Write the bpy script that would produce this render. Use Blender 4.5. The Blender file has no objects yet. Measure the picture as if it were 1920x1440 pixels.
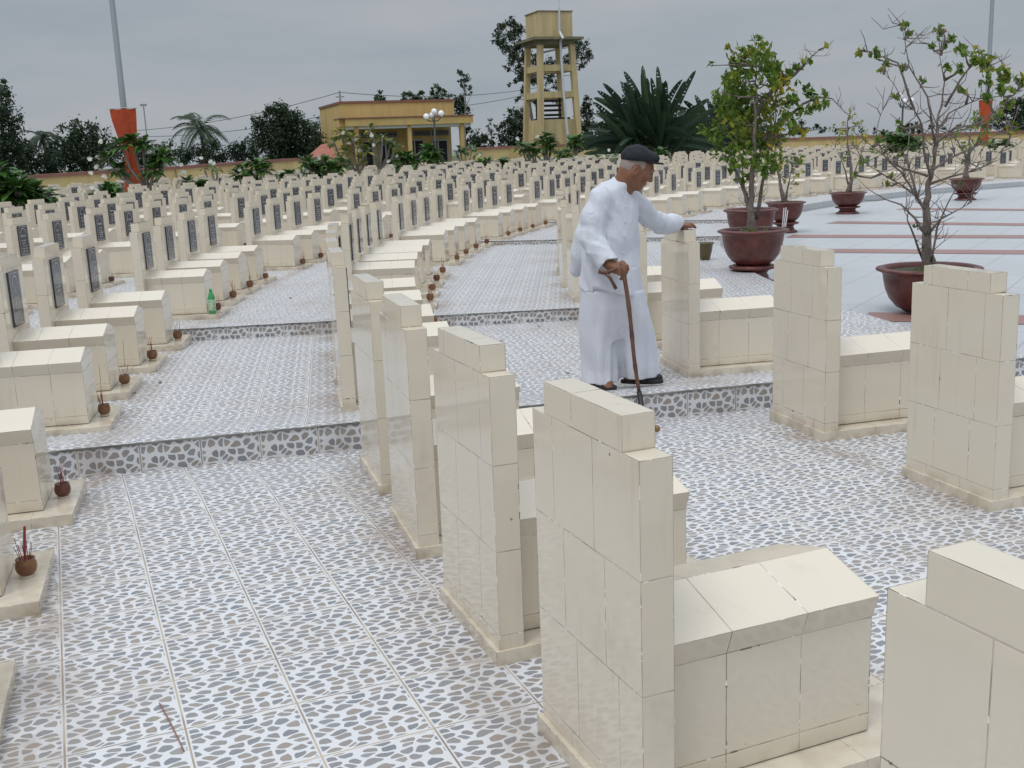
import bpy, math, random
import numpy as np
from mathutils import Vector, Matrix
random.seed(7); RNG = np.random.default_rng(11)
sc = bpy.context.scene
col = sc.collection
# ------------------------------------------------------------------ camera
FPX, PITCH, ROLL, CAMH = 2011.1, 0.2132, -0.0392, 1.4253
fw = Vector((0, math.cos(PITCH), -math.sin(PITCH)))
r0 = Vector((1, 0, 0)); u0 = r0.cross(fw)
cr, sr = math.cos(ROLL), math.sin(ROLL)
RV = cr * r0 + sr * u0
UV_ = -sr * r0 + cr * u0
cd = bpy.data.cameras.new('camera'); cam = bpy.data.objects.new('camera', cd); col.objects.link(cam)
m = Matrix((( RV.x, UV_.x, -fw.x, 0), (RV.y, UV_.y, -fw.y, 0), (RV.z, UV_.z, -fw.z, CAMH), (0, 0, 0, 1)))
cam.matrix_world = m
cd.sensor_width = 36; cd.lens = FPX / 1920 * 36; cd.clip_start = 0.05; cd.clip_end = 3000
sc.camera = cam
CO = Vector((0, 0, CAMH))
CX, CY = 25.2065, 11.682                    # centre of the arcs of graves
def ray(px, py):
    return fw + RV * ((px - 960) / FPX) - UV_ * ((py - 720) / FPX)
def G(px, py, z=0.0):                       # point on the level z
    d = ray(px, py); return CO + d * ((z - CAMH) / d.z)
def D(px, py, Y):                           # point at the distance Y
    d = ray(px, py); return CO + d * (Y / d.y)
def proj(p):
    d = Vector(p) - CO; z = d.dot(fw)
    if z <= 0.05: return None
    return (960 + FPX * d.dot(RV) / z, 720 - FPX * d.dot(UV_) / z, z)
# ------------------------------------------------------------------ world: overcast sky
SUN_EL, SUN_AZ = math.radians(62), math.radians(215)
W = bpy.data.worlds.new('World'); sc.world = W; W.use_nodes = True
nt = W.node_tree; nt.nodes.clear()
def N(t, nt=None, **k):
    n = (nt or globals()['nt']).nodes.new(t)
    for a, b in k.items(): setattr(n, a, b)
    return n
out = N('ShaderNodeOutputWorld'); bg = N('ShaderNodeBackground'); bg.inputs['Strength'].default_value = 0.1
sky = N('ShaderNodeTexSky', sky_type='NISHITA', sun_disc=False); sky.sun_elevation = SUN_EL; sky.sun_rotation = SUN_AZ
tc = N('ShaderNodeTexCoord'); sep = N('ShaderNodeSeparateXYZ'); nt.links.new(tc.outputs['Generated'], sep.inputs[0])
mp = N('ShaderNodeMapping'); mp.inputs['Scale'].default_value = (1.6, 1.6, 9.0); nt.links.new(tc.outputs['Generated'], mp.inputs[0])
no = N('ShaderNodeTexNoise'); no.inputs['Scale'].default_value = 1.5; no.inputs['Detail'].default_value = 5; no.inputs['Roughness'].default_value = .55
nt.links.new(mp.outputs[0], no.inputs['Vector'])
ramp = N('ShaderNodeValToRGB'); e = ramp.color_ramp.elements
e[0].position = .32; e[0].color = (3.45, 4.0, 4.6, 1); e[1].position = .72; e[1].color = (4.95, 5.1, 5.4, 1)
nt.links.new(no.outputs[0], ramp.inputs[0])
# cloud cover is brighter overhead and behind the camera
zr = N('ShaderNodeMapRange'); zr.inputs[1].default_value = 0.2; zr.inputs[2].default_value = 0.95; zr.inputs[3].default_value = 1.0; zr.inputs[4].default_value = 3.5
zr.interpolation_type = 'SMOOTHSTEP'; nt.links.new(sep.outputs['Z'], zr.inputs[0])
yr = N('ShaderNodeMapRange'); yr.inputs[1].default_value = 0.75; yr.inputs[2].default_value = -0.6; yr.inputs[3].default_value = 1.0; yr.inputs[4].default_value = 1.2
yr.interpolation_type = 'SMOOTHSTEP'; nt.links.new(sep.outputs['Y'], yr.inputs[0])
mx = N('ShaderNodeMath', operation='MAXIMUM'); nt.links.new(zr.outputs[0], mx.inputs[0]); nt.links.new(yr.outputs[0], mx.inputs[1])
vm = N('ShaderNodeVectorMath', operation='SCALE'); nt.links.new(ramp.outputs[0], vm.inputs[0]); nt.links.new(mx.outputs[0], vm.inputs['Scale'])
mixw = N('ShaderNodeMix', data_type='RGBA'); mixw.inputs[0].default_value = .93
nt.links.new(sky.outputs[0], mixw.inputs[6]); nt.links.new(vm.outputs[0], mixw.inputs[7])
nt.links.new(mixw.outputs[2], bg.inputs['Color']); nt.links.new(bg.outputs[0], out.inputs[0])
sd = bpy.data.lights.new('sun', 'SUN'); so = bpy.data.objects.new('sun', sd); col.objects.link(so)
sd.energy = 1.1; sd.angle = math.radians(18); sd.color = (1, .96, .9)
sv = Vector((math.sin(SUN_AZ) * math.cos(SUN_EL), math.cos(SUN_AZ) * math.cos(SUN_EL), math.sin(SUN_EL)))
so.rotation_euler = sv.to_track_quat('Z', 'Y').to_euler()
sc.view_settings.view_transform = 'Standard'; sc.view_settings.look = 'None'; sc.view_settings.gamma = 1
sc.view_settings.exposure = -0.18
sc.cycles.use_denoising = True
sc.cycles.max_bounces = 8

# ------------------------------------------------------------------ helpers
class MB:
    def __init__(s): s.v = []; s.f = []; s.m = []; s.uv = []; s.ext = []; s.c = []
    def poly(s, pts, mi=0, uv=None, ext=None, c=0.5):
        i = len(s.v); s.v += [tuple(p) for p in pts]; n = len(pts)
        s.f.append(tuple(range(i, i + n))); s.m.append(mi)
        s.uv += (uv or [(0, 0), (1, 0), (1, 1), (0, 1)][:n] if n <= 4 else (uv or [(.5, .5)] * n))
        s.ext += [ext or (1, 1)] * n; s.c += [c] * n
    def raw(s, verts, faces, mi=0, c=0.5):
        i = len(s.v); s.v += [tuple(p) for p in verts]
        for f in faces:
            s.f.append(tuple(i + k for k in f)); s.m.append(mi)
            s.uv += [(.5, .5)] * len(f); s.ext += [(1, 1)] * len(f); s.c += [c] * len(f)
    def box(s, x0, x1, y0, y1, z0, z1, mi=0, M=None, c=.5):
        P = [Vector((x, y, z)) for z in (z0, z1) for y in (y0, y1) for x in (x0, x1)]
        if M: P = [M @ p for p in P]
        s.raw(P, [(0, 2, 3, 1), (4, 5, 7, 6), (0, 1, 5, 4), (2, 6, 7, 3), (0, 4, 6, 2), (1, 3, 7, 5)], mi, c)
    def tube(s, path, rad, k=6, mi=0, cap=True, c=.5):
        path = [Vector(p) for p in path]
        if not hasattr(rad, '__len__'): rad = [rad] * len(path)
        vs = []; fs = []; prev = None
        for i, p in enumerate(path):
            t = (path[min(i + 1, len(path) - 1)] - path[max(i - 1, 0)])
            t = t.normalized() if t.length > 1e-9 else Vector((0, 0, 1))
            a = prev - t * prev.dot(t) if prev else (Vector((1, 0, 0)) if abs(t.x) < .8 else Vector((0, 1, 0)))
            a = (a - t * a.dot(t)).normalized(); prev = a; b = t.cross(a)
            for j in range(k):
                w = 2 * math.pi * j / k; vs.append(p + (a * math.cos(w) + b * math.sin(w)) * rad[i])
        for i in range(len(path) - 1):
            for j in range(k):
                fs.append((i * k + j, i * k + (j + 1) % k, (i + 1) * k + (j + 1) % k, (i + 1) * k + j))
        if cap:
            fs.append(tuple(range(k - 1, -1, -1))); n = (len(path) - 1) * k; fs.append(tuple(range(n, n + k)))
        s.raw(vs, fs, mi, c)
    def lathe(s, prof, k=24, mi=0, o=(0, 0, 0), c=.5, wob=0):
        vs = []; fs = []
        for r, z in prof:
            for j in range(k):
                w = 2 * math.pi * j / k; vs.append((o[0] + r * math.cos(w), o[1] + r * math.sin(w), o[2] + z))
        for i in range(len(prof) - 1):
            for j in range(k): fs.append((i * k + j, i * k + (j + 1) % k, (i + 1) * k + (j + 1) % k, (i + 1) * k + j))
        fs.append(tuple(range(k - 1, -1, -1))); n = (len(prof) - 1) * k; fs.append(tuple(range(n, n + k)))
        s.raw(vs, fs, mi, c)
    def ball(s, o, r, mi=0, k=10, sx=1, sy=1, sz=1, c=.5):
        o = Vector(o); vs = []; fs = []; n = max(4, k // 2 + 1)
        for i in range(n + 1):
            ph = math.pi * i / n
            for j in range(k):
                w = 2 * math.pi * j / k
                vs.append(o + Vector((r * sx * math.sin(ph) * math.cos(w), r * sy * math.sin(ph) * math.sin(w), r * sz * math.cos(ph))))
        for i in range(n):
            for j in range(k): fs.append((i * k + j, (i + 1) * k + j, (i + 1) * k + (j + 1) % k, i * k + (j + 1) % k))
        s.raw(vs, fs, mi, c)
    def mesh(s, name, mats, smooth=False, layers=True):
        me = bpy.data.meshes.new(name)
        me.from_pydata(s.v, [], s.f)
        for q in (mats if isinstance(mats, (list, tuple)) else [mats]): me.materials.append(q)
        me.polygons.foreach_set('material_index', s.m)
        if layers:
            u = me.uv_layers.new(name='UVMap'); u.data.foreach_set('uv', np.array(s.uv, dtype=np.float32).ravel())
            x = me.uv_layers.new(name='ext'); x.data.foreach_set('uv', np.array(s.ext, dtype=np.float32).ravel())
        a = me.attributes.new('tint', 'FLOAT', 'CORNER'); a.data.foreach_set('value', np.array(s.c, dtype=np.float32))
        if smooth: me.polygons.foreach_set('use_smooth', [True] * len(s.f))
        me.update(); return me
def obj(name, me, parent=None, loc=None):
    o = bpy.data.objects.new(name, me); col.objects.link(o)
    if parent: o.parent = parent
    if loc is not None: o.location = loc
    return o
def part(name, mb, mats, parent=None, smooth=False, layers=True):
    return obj(name, mb.mesh(name, mats, smooth, layers), parent)
def tag(o, label=None, cat=None, group=None, kind=None):
    if label: o['label'] = label
    if cat: o['category'] = cat
    if group: o['group'] = group
    if kind: o['kind'] = kind
    return o
def thing(name, label, cat, loc=(0, 0, 0), rz=0.0, group=None):
    o = obj(name, None, None, loc); o.rotation_euler = (0, 0, rz); o.empty_display_size = .2
    return tag(o, label, cat, group)
def copy_tree(o, parent=None):
    c = o.copy(); col.objects.link(c)
    if parent: c.parent = parent
    for ch in o.children: copy_tree(ch, c)
    return c
def ordw(n):
    w = ['first', 'second', 'third', 'fourth', 'fifth', 'sixth', 'seventh', 'eighth', 'ninth', 'tenth', 'eleventh', 'twelfth', 'thirteenth', 'fourteenth', 'fifteenth', 'sixteenth', 'seventeenth', 'eighteenth', 'nineteenth', 'twentieth']
    if n <= 20: return w[n - 1]
    t = ['', '', 'twenty', 'thirty', 'forty', 'fifty', 'sixty'][n // 10]
    return t + '-' + w[n % 10 - 1] if n % 10 else {'twenty': 'twentieth', 'thirty': 'thirtieth', 'forty': 'fortieth', 'fifty': 'fiftieth', 'sixty': 'sixtieth'}[t]

# ------------------------------------------------------------------ materials
def mat(name, base=(.5, .5, .5), rough=.6, spec=.5, noise=None, zs=None, tint=None, bump=None, metal=0, trans=None, coat=0):
    """principled material; noise=(scale, other colour, amount); tint=(dark, light) by per-leaf tint"""
    M = bpy.data.materials.new(name); M.use_nodes = True; t = M.node_tree; b = t.nodes['Principled BSDF']
    b.inputs['Base Color'].default_value = (*base, 1); b.inputs['Roughness'].default_value = rough
    b.inputs['Specular IOR Level'].default_value = spec; b.inputs['Metallic'].default_value = metal
    b.inputs['Coat Weight'].default_value = coat
    src = None
    if tint:
        a = N('ShaderNodeAttribute', t, attribute_name='tint')
        r = N('ShaderNodeValToRGB', t); els = r.color_ramp.elements
        els[0].color = (*tint[0], 1); els[1].color = (*tint[-1], 1)
        for i, q in enumerate(tint[1:-1]):
            x = els.new((i + 1) / (len(tint) - 1)); x.color = (*q, 1)
        t.links.new(a.outputs['Fac'], r.inputs[0]); src = r.outputs[0]
    if noise:
        g = N('ShaderNodeNewGeometry', t); n = N('ShaderNodeTexNoise', t); n.inputs['Scale'].default_value = noise[0]; n.inputs['Detail'].default_value = 6
        n.inputs['Roughness'].default_value = .62
        if zs:
            mz = N('ShaderNodeMapping', t); mz.inputs['Scale'].default_value = (1, 1, zs); t.links.new(g.outputs['Position'], mz.inputs[0]); t.links.new(mz.outputs[0], n.inputs['Vector'])
        else: t.links.new(g.outputs['Position'], n.inputs['Vector'])
        mr = N('ShaderNodeMapRange', t); mr.inputs[1].default_value = .38; mr.inputs[2].default_value = .68; mr.inputs[3].default_value = 0; mr.inputs[4].default_value = noise[2]
        t.links.new(n.outputs[0], mr.inputs[0])
        mi = N('ShaderNodeMix', t, data_type='RGBA'); t.links.new(mr.outputs[0], mi.inputs[0])
        if src: t.links.new(src, mi.inputs[6])
        else: mi.inputs[6].default_value = (*base, 1)
        mi.inputs[7].default_value = (*noise[1], 1); src = mi.outputs[2]
    if src: t.links.new(src, b.inputs['Base Color'])
    if bump:
        g = N('ShaderNodeNewGeometry', t); n = N('ShaderNodeTexNoise', t); n.inputs['Scale'].default_value = bump[0]; n.inputs['Detail'].default_value = 4
        t.links.new(g.outputs['Position'], n.inputs['Vector'])
        bp = N('ShaderNodeBump', t); bp.inputs['Strength'].default_value = bump[1]; bp.inputs['Distance'].default_value = bump[2] if len(bump) > 2 else .02
        t.links.new(n.outputs[0], bp.inputs['Height']); t.links.new(bp.outputs[0], b.inputs['Normal'])
    if trans:
        tr = N('ShaderNodeBsdfTranslucent', t); ms = N('ShaderNodeMixShader', t); ms.inputs[0].default_value = trans
        if src: t.links.new(src, tr.inputs['Color'])
        else: tr.inputs['Color'].default_value = (*base, 1)
        t.links.new(b.outputs[0], ms.inputs[1]); t.links.new(tr.outputs[0], ms.inputs[2]); t.links.new(ms.outputs[0], t.nodes['Material Output'].inputs[0])
    return M
class NT:                                   # tiny node-graph writer
    def __init__(s, t): s.t = t
    def math(s, op, a, b=None, c=None):
        n = N('ShaderNodeMath', s.t, operation=op)
        for i, x in enumerate((a, b, c)):
            if x is None: continue
            if isinstance(x, (int, float)): n.inputs[i].default_value = x
            else: s.t.links.new(x, n.inputs[i])
        return n.outputs[0]
    def mix(s, f, a, b):
        n = N('ShaderNodeMix', s.t, data_type='RGBA')
        for i, x in ((0, f), (6, a), (7, b)):
            if isinstance(x, (int, float)): n.inputs[i].default_value = x
            elif isinstance(x, tuple): n.inputs[i].default_value = (*x, 1)
            else: s.t.links.new(x, n.inputs[i])
        return n.outputs[2]
    def rng(s, x, a, b, c=0., d=1., smooth=False):
        n = N('ShaderNodeMapRange', s.t); s.t.links.new(x, n.inputs[0])
        for i, q in enumerate((a, b, c, d)): n.inputs[i + 1].default_value = q
        if smooth: n.interpolation_type = 'SMOOTHSTEP'
        return n.outputs[0]
    def noise(s, v, sc_, det=4, rough=.55, dist=0):
        n = N('ShaderNodeTexNoise', s.t); n.inputs['Scale'].default_value = sc_; n.inputs['Detail'].default_value = det; n.inputs['Roughness'].default_value = rough
        n.inputs['Distortion'].default_value = dist
        s.t.links.new(v, n.inputs['Vector']); return n.outputs[0]
def newmat(name):
    M = bpy.data.materials.new(name); M.use_nodes = True; t = M.node_tree
    return M, t, t.nodes['Principled BSDF'], NT(t)

def tile_material():
    """glazed cream wall tile: every face of the mesh is one tile, UV 0..1, 'ext' = its size in metres"""
    M, t, b, g = newmat('glazed_cream_tile')
    uv = N('ShaderNodeUVMap', t, uv_map='UVMap'); ex = N('ShaderNodeUVMap', t, uv_map='ext')
    s1 = N('ShaderNodeSeparateXYZ', t); t.links.new(uv.outputs[0], s1.inputs[0])
    s2 = N('ShaderNodeSeparateXYZ', t); t.links.new(ex.outputs[0], s2.inputs[0])
    def edge(k):
        x = s1.outputs[k]; a = g.math('MINIMUM', x, g.math('SUBTRACT', 1, x)); return g.math('MULTIPLY', a, s2.outputs[k])
    d = g.math('MINIMUM', edge(0), edge(1))
    pos = N('ShaderNodeNewGeometry', t).outputs['Position']
    n1 = g.noise(pos, 9, 3); n2 = g.noise(pos, 30, 3); nb = g.noise(pos, 2.2, 4)
    base = g.mix(g.rng(nb, .35, .7, 0, .55), (.70, .625, .505), (.645, .568, .45))
    info = N('ShaderNodeObjectInfo', t)
    base = g.mix(g.math('MULTIPLY', info.outputs['Random'], .35), base, (.69, .635, .515))
    # thin grout everywhere, with stretches that are dark with dirt or white with fresh cement
    line = g.math('LESS_THAN', d, .0012)
    gcol = g.mix(g.rng(n1, .44, .58), (.47, .41, .32), (.17, .14, .11))
    gcol = g.mix(g.math('GREATER_THAN', n2, .62), gcol, (.82, .80, .75))
    wide = g.math('MULTIPLY', g.math('LESS_THAN', d, .0026), g.math('GREATER_THAN', g.math('ADD', n1, g.math('MULTIPLY', n2, .25)), .80))
    c = g.mix(g.math('MAXIMUM', g.math('MULTIPLY', line, .8), wide), base, gcol)
    # small chips and specks
    vo = N('ShaderNodeTexVoronoi', t); vo.inputs['Scale'].default_value = 7; t.links.new(pos, vo.inputs['Vector'])
    sp = g.math('MULTIPLY', g.math('LESS_THAN', vo.outputs['Distance'], .028), g.math('GREATER_THAN', n2, .5))
    c = g.mix(g.math('MULTIPLY', sp, .75), c, (.12, .09, .07))
    mpz = N('ShaderNodeMapping', t); mpz.inputs['Scale'].default_value = (1, 1, .12); t.links.new(pos, mpz.inputs[0])
    stk = g.math('MULTIPLY', g.rng(g.noise(mpz.outputs[0], 26, 3, .6), .56, .74, 0, .30), g.rng(nb, .45, .65))
    c = g.mix(stk, c, (.42, .36, .27))
    sm = g.math('MULTIPLY', g.rng(g.noise(pos, 4.3, 7, .7), .58, .74, 0, .28), g.rng(n2, .35, .6, .3, 1))
    c = g.mix(sm, c, (.45, .39, .30))
    # brownish tone, stronger towards the ground, broken up by noise
    sz = N('ShaderNodeSeparateXYZ', t); t.links.new(pos, sz.inputs[0])
    gr = g.math('MULTIPLY', g.rng(sz.outputs['Z'], .0, .085, 1, 0), g.rng(n1, .40, .62, .08, .7))
    c = g.mix(gr, c, (.30, .22, .15))
    t.links.new(c, b.inputs['Base Color'])
    b.inputs['Roughness'].default_value = .1
    t.links.new(g.rng(nb, .3, .7, .03, .10), b.inputs['Roughness'])
    b.inputs['Specular IOR Level'].default_value = .5
    bp = N('ShaderNodeBump', t); bp.inputs['Strength'].default_value = .5; bp.inputs['Distance'].default_value = .001
    hh = g.math('ADD', g.rng(d, 0, .003), g.math('MULTIPLY', g.noise(pos, 14, 1), .35))
    t.links.new(hh, bp.inputs['Height']); t.links.new(bp.outputs[0], b.inputs['Normal'])
    return M
def pebble_material(name, riser=False):
    """printed pebble floor tile; UV counts tiles"""
    M, t, b, g = newmat(name)
    uv = N('ShaderNodeUVMap', t, uv_map='UVMap').outputs[0]
    fr = N('ShaderNodeVectorMath', t, operation='FRACTION'); t.links.new(uv, fr.inputs[0]); f = fr.outputs[0]
    s = N('ShaderNodeSeparateXYZ', t); t.links.new(f, s.inputs[0])
    def ed(k):
        x = s.outputs[k]; return g.math('MINIMUM', x, g.math('SUBTRACT', 1, x))
    de = g.math('MINIMUM', ed(0), ed(1))
    # warp for irregular stones
    wn = N('ShaderNodeTexNoise', t); wn.inputs['Scale'].default_value = 4.5; wn.inputs['Detail'].default_value = 2; t.links.new(f, wn.inputs['Vector'])
    ws = N('ShaderNodeVectorMath', t, operation='SUBTRACT'); t.links.new(wn.outputs['Color'], ws.inputs[0]); ws.inputs[1].default_value = (.5, .5, .5)
    wm = N('ShaderNodeVectorMath', t, operation='MULTIPLY_ADD'); t.links.new(ws.outputs[0], wm.inputs[0]); wm.inputs[1].default_value = (.11, .10, 0); t.links.new(f, wm.inputs[2])
    mpn = N('ShaderNodeMapping', t); mpn.inputs['Scale'].default_value = (6.3, 10.2, 1) if not riser else (6.8, 7.6, 1); t.links.new(wm.outputs[0], mpn.inputs[0])
    def vor(feat):
        v = N('ShaderNodeTexVoronoi', t, feature=feat, voronoi_dimensions='2D'); v.inputs['Scale'].default_value = 1; v.inputs['Randomness'].default_value = .86
        t.links.new(mpn.outputs[0], v.inputs['Vector']); return v
    ve = vor('DISTANCE_TO_EDGE'); vf = vor('F1')
    wob = g.math('MULTIPLY', g.math('SUBTRACT', g.noise(f, 22, 2), .5), .05)
    dist = g.math('ADD', g.math('SUBTRACT', ve.outputs['Distance'], g.math('MULTIPLY', g.math('MAXIMUM', g.math('SUBTRACT', vf.outputs['Distance'], .33), 0), .65)), wob)
    pm = g.rng(dist, .070, .094)
    pm = g.math('MULTIPLY', pm, g.rng(de, .018, .03))
    sc2 = N('ShaderNodeSeparateColor', t); t.links.new(vf.outputs['Color'], sc2.inputs[0])
    pc = g.mix(g.rng(sc2.outputs[0], .35, .75), (.185, .20, .225), (.29, .25, .215))
    pc = g.mix(g.math('MULTIPLY', sc2.outputs[1], .45), pc, (.33, .325, .32))
    pc = g.mix(g.rng(g.noise(f, 60, 3), .4, .65, 0, .4), pc, (.36, .34, .33))
    c = g.mix(pm, (.655, .66, .675), pc)
    grout = g.math('LESS_THAN', de, .009)
    geo = N('ShaderNodeNewGeometry', t).outputs['Position']
    ng = g.noise(geo, 3, 4)
    c = g.mix(grout, c, g.mix(g.rng(ng, .4, .6), (.50, .42, .31), (.27, .21, .16)))
    # dirt: faint brownish drifts, a few stronger stains
    n1 = g.noise(geo, .9, 6, .65); n2 = g.noise(geo, 5, 5, .6)
    c = g.mix(g.math('MULTIPLY', g.rng(n1, .5, .70, 0, .5), g.rng(n2, .35, .6, .25, 1)), c, (.33, .27, .21))
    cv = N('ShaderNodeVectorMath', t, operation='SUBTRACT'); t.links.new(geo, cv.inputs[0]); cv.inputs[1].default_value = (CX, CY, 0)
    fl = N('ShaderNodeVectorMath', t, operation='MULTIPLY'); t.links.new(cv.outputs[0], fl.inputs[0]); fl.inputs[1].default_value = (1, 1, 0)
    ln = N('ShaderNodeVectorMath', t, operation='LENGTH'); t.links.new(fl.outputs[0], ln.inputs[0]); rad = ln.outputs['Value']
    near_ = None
    for rr_, w_ in ((28.02, .16), (26.84, .14), (24.68, .14), (25.90, .14), (28.83, .12), (23.75, .12)):  # bands along the grave rows: dirt, with contact shade painted into the colour
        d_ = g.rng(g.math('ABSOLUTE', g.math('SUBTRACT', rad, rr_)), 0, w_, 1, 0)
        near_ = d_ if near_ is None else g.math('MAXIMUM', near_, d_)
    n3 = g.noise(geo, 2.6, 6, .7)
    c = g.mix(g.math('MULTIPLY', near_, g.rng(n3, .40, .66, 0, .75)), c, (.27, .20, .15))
    t.links.new(c, b.inputs['Base Color'])
    t.links.new(g.rng(n2, .3, .7, .32, .55), b.inputs['Roughness']); b.inputs['Specular IOR Level'].default_value = .4
    return M
def granite_material(name, c1, c2, tile=.55, grout=(.36, .355, .35)):
    M, t, b, g = newmat(name)
    uv = N('ShaderNodeUVMap', t, uv_map='UVMap').outputs[0]
    fr = N('ShaderNodeVectorMath', t, operation='FRACTION'); t.links.new(uv, fr.inputs[0])
    s = N('ShaderNodeSeparateXYZ', t); t.links.new(fr.outputs[0], s.inputs[0])
    def ed(k):
        x = s.outputs[k]; return g.math('MINIMUM', x, g.math('SUBTRACT', 1, x))
    de = g.math('MINIMUM', ed(0), ed(1))
    geo = N('ShaderNodeNewGeometry', t).outputs['Position']
    n = g.noise(geo, 60, 3, .7); n1 = g.noise(geo, .6, 5)
    c = g.mix(g.rng(n, .38, .62), c1, c2)
    c = g.mix(g.rng(n1, .45, .7, 0, .3), c, tuple(x * .72 for x in c1))
    c = g.mix(g.math('LESS_THAN', de, .014), c, grout)
    t.links.new(c, b.inputs['Base Color']); b.inputs['Roughness'].default_value = .42; b.inputs['Specular IOR Level'].default_value = .4
    return M
TILE = tile_material()
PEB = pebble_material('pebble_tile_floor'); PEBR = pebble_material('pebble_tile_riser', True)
GRAN = granite_material('plaza_granite', (.515, .525, .535), (.44, .455, .47)); PINK = granite_material('pink_granite', (.36, .20, .17), (.28, .155, .135), grout=(.3, .2, .19))
SLATE = mat('black_granite_plaque', (.035, .042, .055), .12, .5, noise=(40, (.07, .08, .10), .5))
LETTER = mat('plaque_lettering', (.55, .57, .62), .5)
BRASS = mat('bronze_nail', (.25, .16, .08), .4, metal=.6)
CLAY = mat('brown_glazed_clay', (.14, .055, .025), .32, .5, noise=(28, (.25, .13, .05), .8), bump=(70, .25, .01))
CLAY2 = mat('dark_red_clay', (.10, .03, .022), .3, .5, noise=(25, (.17, .06, .04), .7))
CLAYW = mat('blue_white_porcelain', (.45, .47, .50), .2, .5, noise=(60, (.08, .10, .18), 1))
ASH = mat('pot_feet', (.62, .52, .42), .6)
STICK = mat('red_incense_stick', (.26, .045, .045), .7); STICKD = mat('burnt_incense_stick', (.13, .085, .05), .8)
BONS = mat('red_brown_glaze', (.085, .019, .016), .38, .5, noise=(9, (.17, .055, .042), .8), bump=(30, .15, .01))
SOIL = mat('potting_soil', (.05, .045, .03), .95, noise=(20, (.05, .07, .02), .7))
BARK = mat('grey_brown_bark', (.13, .10, .085), .9, noise=(14, (.25, .22, .19), .8), bump=(40, .6, .02))
BARKD = mat('dark_bark', (.07, .055, .045), .9, noise=(12, (.14, .12, .10), .7), bump=(30, .6, .02))
BARKF = mat('frangipani_bark', (.20, .18, .15), .85, noise=(10, (.30, .28, .25), .7))
LEAF_MAI = mat('apricot_leaf', tint=((.055, .11, .018), (.105, .19, .025), (.17, .25, .035), (.48, .38, .04)), rough=.5, spec=.3, trans=.3)
LEAF_FR = mat('frangipani_leaf', tint=((.03, .085, .018), (.06, .14, .028), (.115, .21, .045)), rough=.38, spec=.4, trans=.22)
LEAF_FY = mat('frangipani_yellowing_leaf', tint=((.05, .09, .02), (.13, .17, .03), (.33, .25, .03)), rough=.45, spec=.3, trans=.25)
PETAL = mat('white_petal', (.85, .84, .78), .6, trans=.3)
LEAF_DK = mat('dark_tree_leaf', tint=((.020, .036, .020), (.036, .060, .030), (.060, .092, .045)), rough=.6, spec=.25, trans=.18)
LEAF_EU = mat('eucalyptus_leaf', tint=((.028, .050, .026), (.05, .078, .042), (.085, .115, .065)), rough=.6, spec=.25, trans=.2)
LEAF_MD = mat('mid_tree_leaf', tint=((.025, .055, .018), (.05, .09, .028), (.08, .13, .04)), rough=.6, spec=.25, trans=.2)
LEAF_BN = mat('banana_leaf', tint=((.010, .026, .014), (.018, .042, .02), (.04, .075, .034)), rough=.42, spec=.35, trans=.12)
YEL = mat('yellow_render', (.60, .435, .17), .85, noise=(2.2, (.47, .33, .135), .75), zs=.18)
YELW = mat('pale_yellow_wall', (.58, .45, .20), .85, noise=(1.6, (.42, .32, .15), .85), zs=.2)
YELT = mat('weathered_yellow_concrete', (.56, .45, .24), .9, noise=(2.6, (.32, .26, .15), .65), zs=.16, bump=(6, .2, .03))
STAIN = mat('mould_stained_concrete', (.22, .20, .13), .9, noise=(2.0, (.09, .10, .06), .8))
RUST = mat('red_brown_coping', (.26, .12, .085), .85, noise=(1.5, (.17, .085, .07), .7))
WHITE = mat('white_paint', (.75, .76, .78), .5)
DARKIN = mat('dark_interior', (.012, .013, .015), .7)
GLASSD = mat('dark_glass', (.02, .022, .026), .08, .6)
FRAME = mat('grey_aluminium', (.38, .42, .46), .4)
ROOF = mat('orange_roof_tile', (.36, .13, .085), .8, noise=(3, (.24, .09, .065), .7))
STEEL = mat('galvanised_steel', (.36, .39, .42), .45, metal=.4)
PIPE = mat('grey_plastic_pipe', (.55, .58, .62), .4)
BLACKM = mat('black_metal', (.02, .022, .026), .4)
GLOBE = mat('white_lamp_globe', (.86, .87, .88), .25, .5)
ORANGE = mat('orange_banner_cloth', (.50, .075, .018), .75, noise=(5, (.36, .048, .014), .8), zs=.1, trans=.12, bump=(5, .5, .05))
WIRE = mat('cable', (.10, .10, .11), .7)
FIELD = mat('grass_field', (.06, .085, .03), .95, noise=(.3, (.11, .10, .05), .8))
EDGE = mat('dark_nosing_strip', (.09, .09, .09), .6, noise=(6, (.35, .33, .29), 1))

# ------------------------------------------------------------------ layout of the burial ground

def pol(r, a, z=0.0):
    a = math.radians(a); return Vector((CX - r * math.cos(a), CY + r * math.sin(a), z))
def ang(p): return math.degrees(math.atan2(p[1] - CY, CX - p[0]))
def smooth(a, b, x):
    t = min(1, max(0, (x - a) / (b - a))); return t * t * (3 - 2 * t)
RIS = [(-13.65, -.05, .095), (-5.55, -.035, .07), (12.2, -.02, .045), (21.4, -.02, .045)]
def hill(r, a): return .22 * smooth(28, 46, r) * smooth(18, 60, a) - .05 * smooth(60, 95, a) * smooth(36, 28, r) * 0
def local_z(a):
    z = 0.0
    for c, lo, hi in RIS:
        w0, w1 = 1.5, 1.75
        if c - w0 < a <= c: z = lo * smooth(c - w0, c, a)
        if c < a < c + w1: z = hi * (1 - smooth(c, c + w1, a))
    return z
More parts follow.
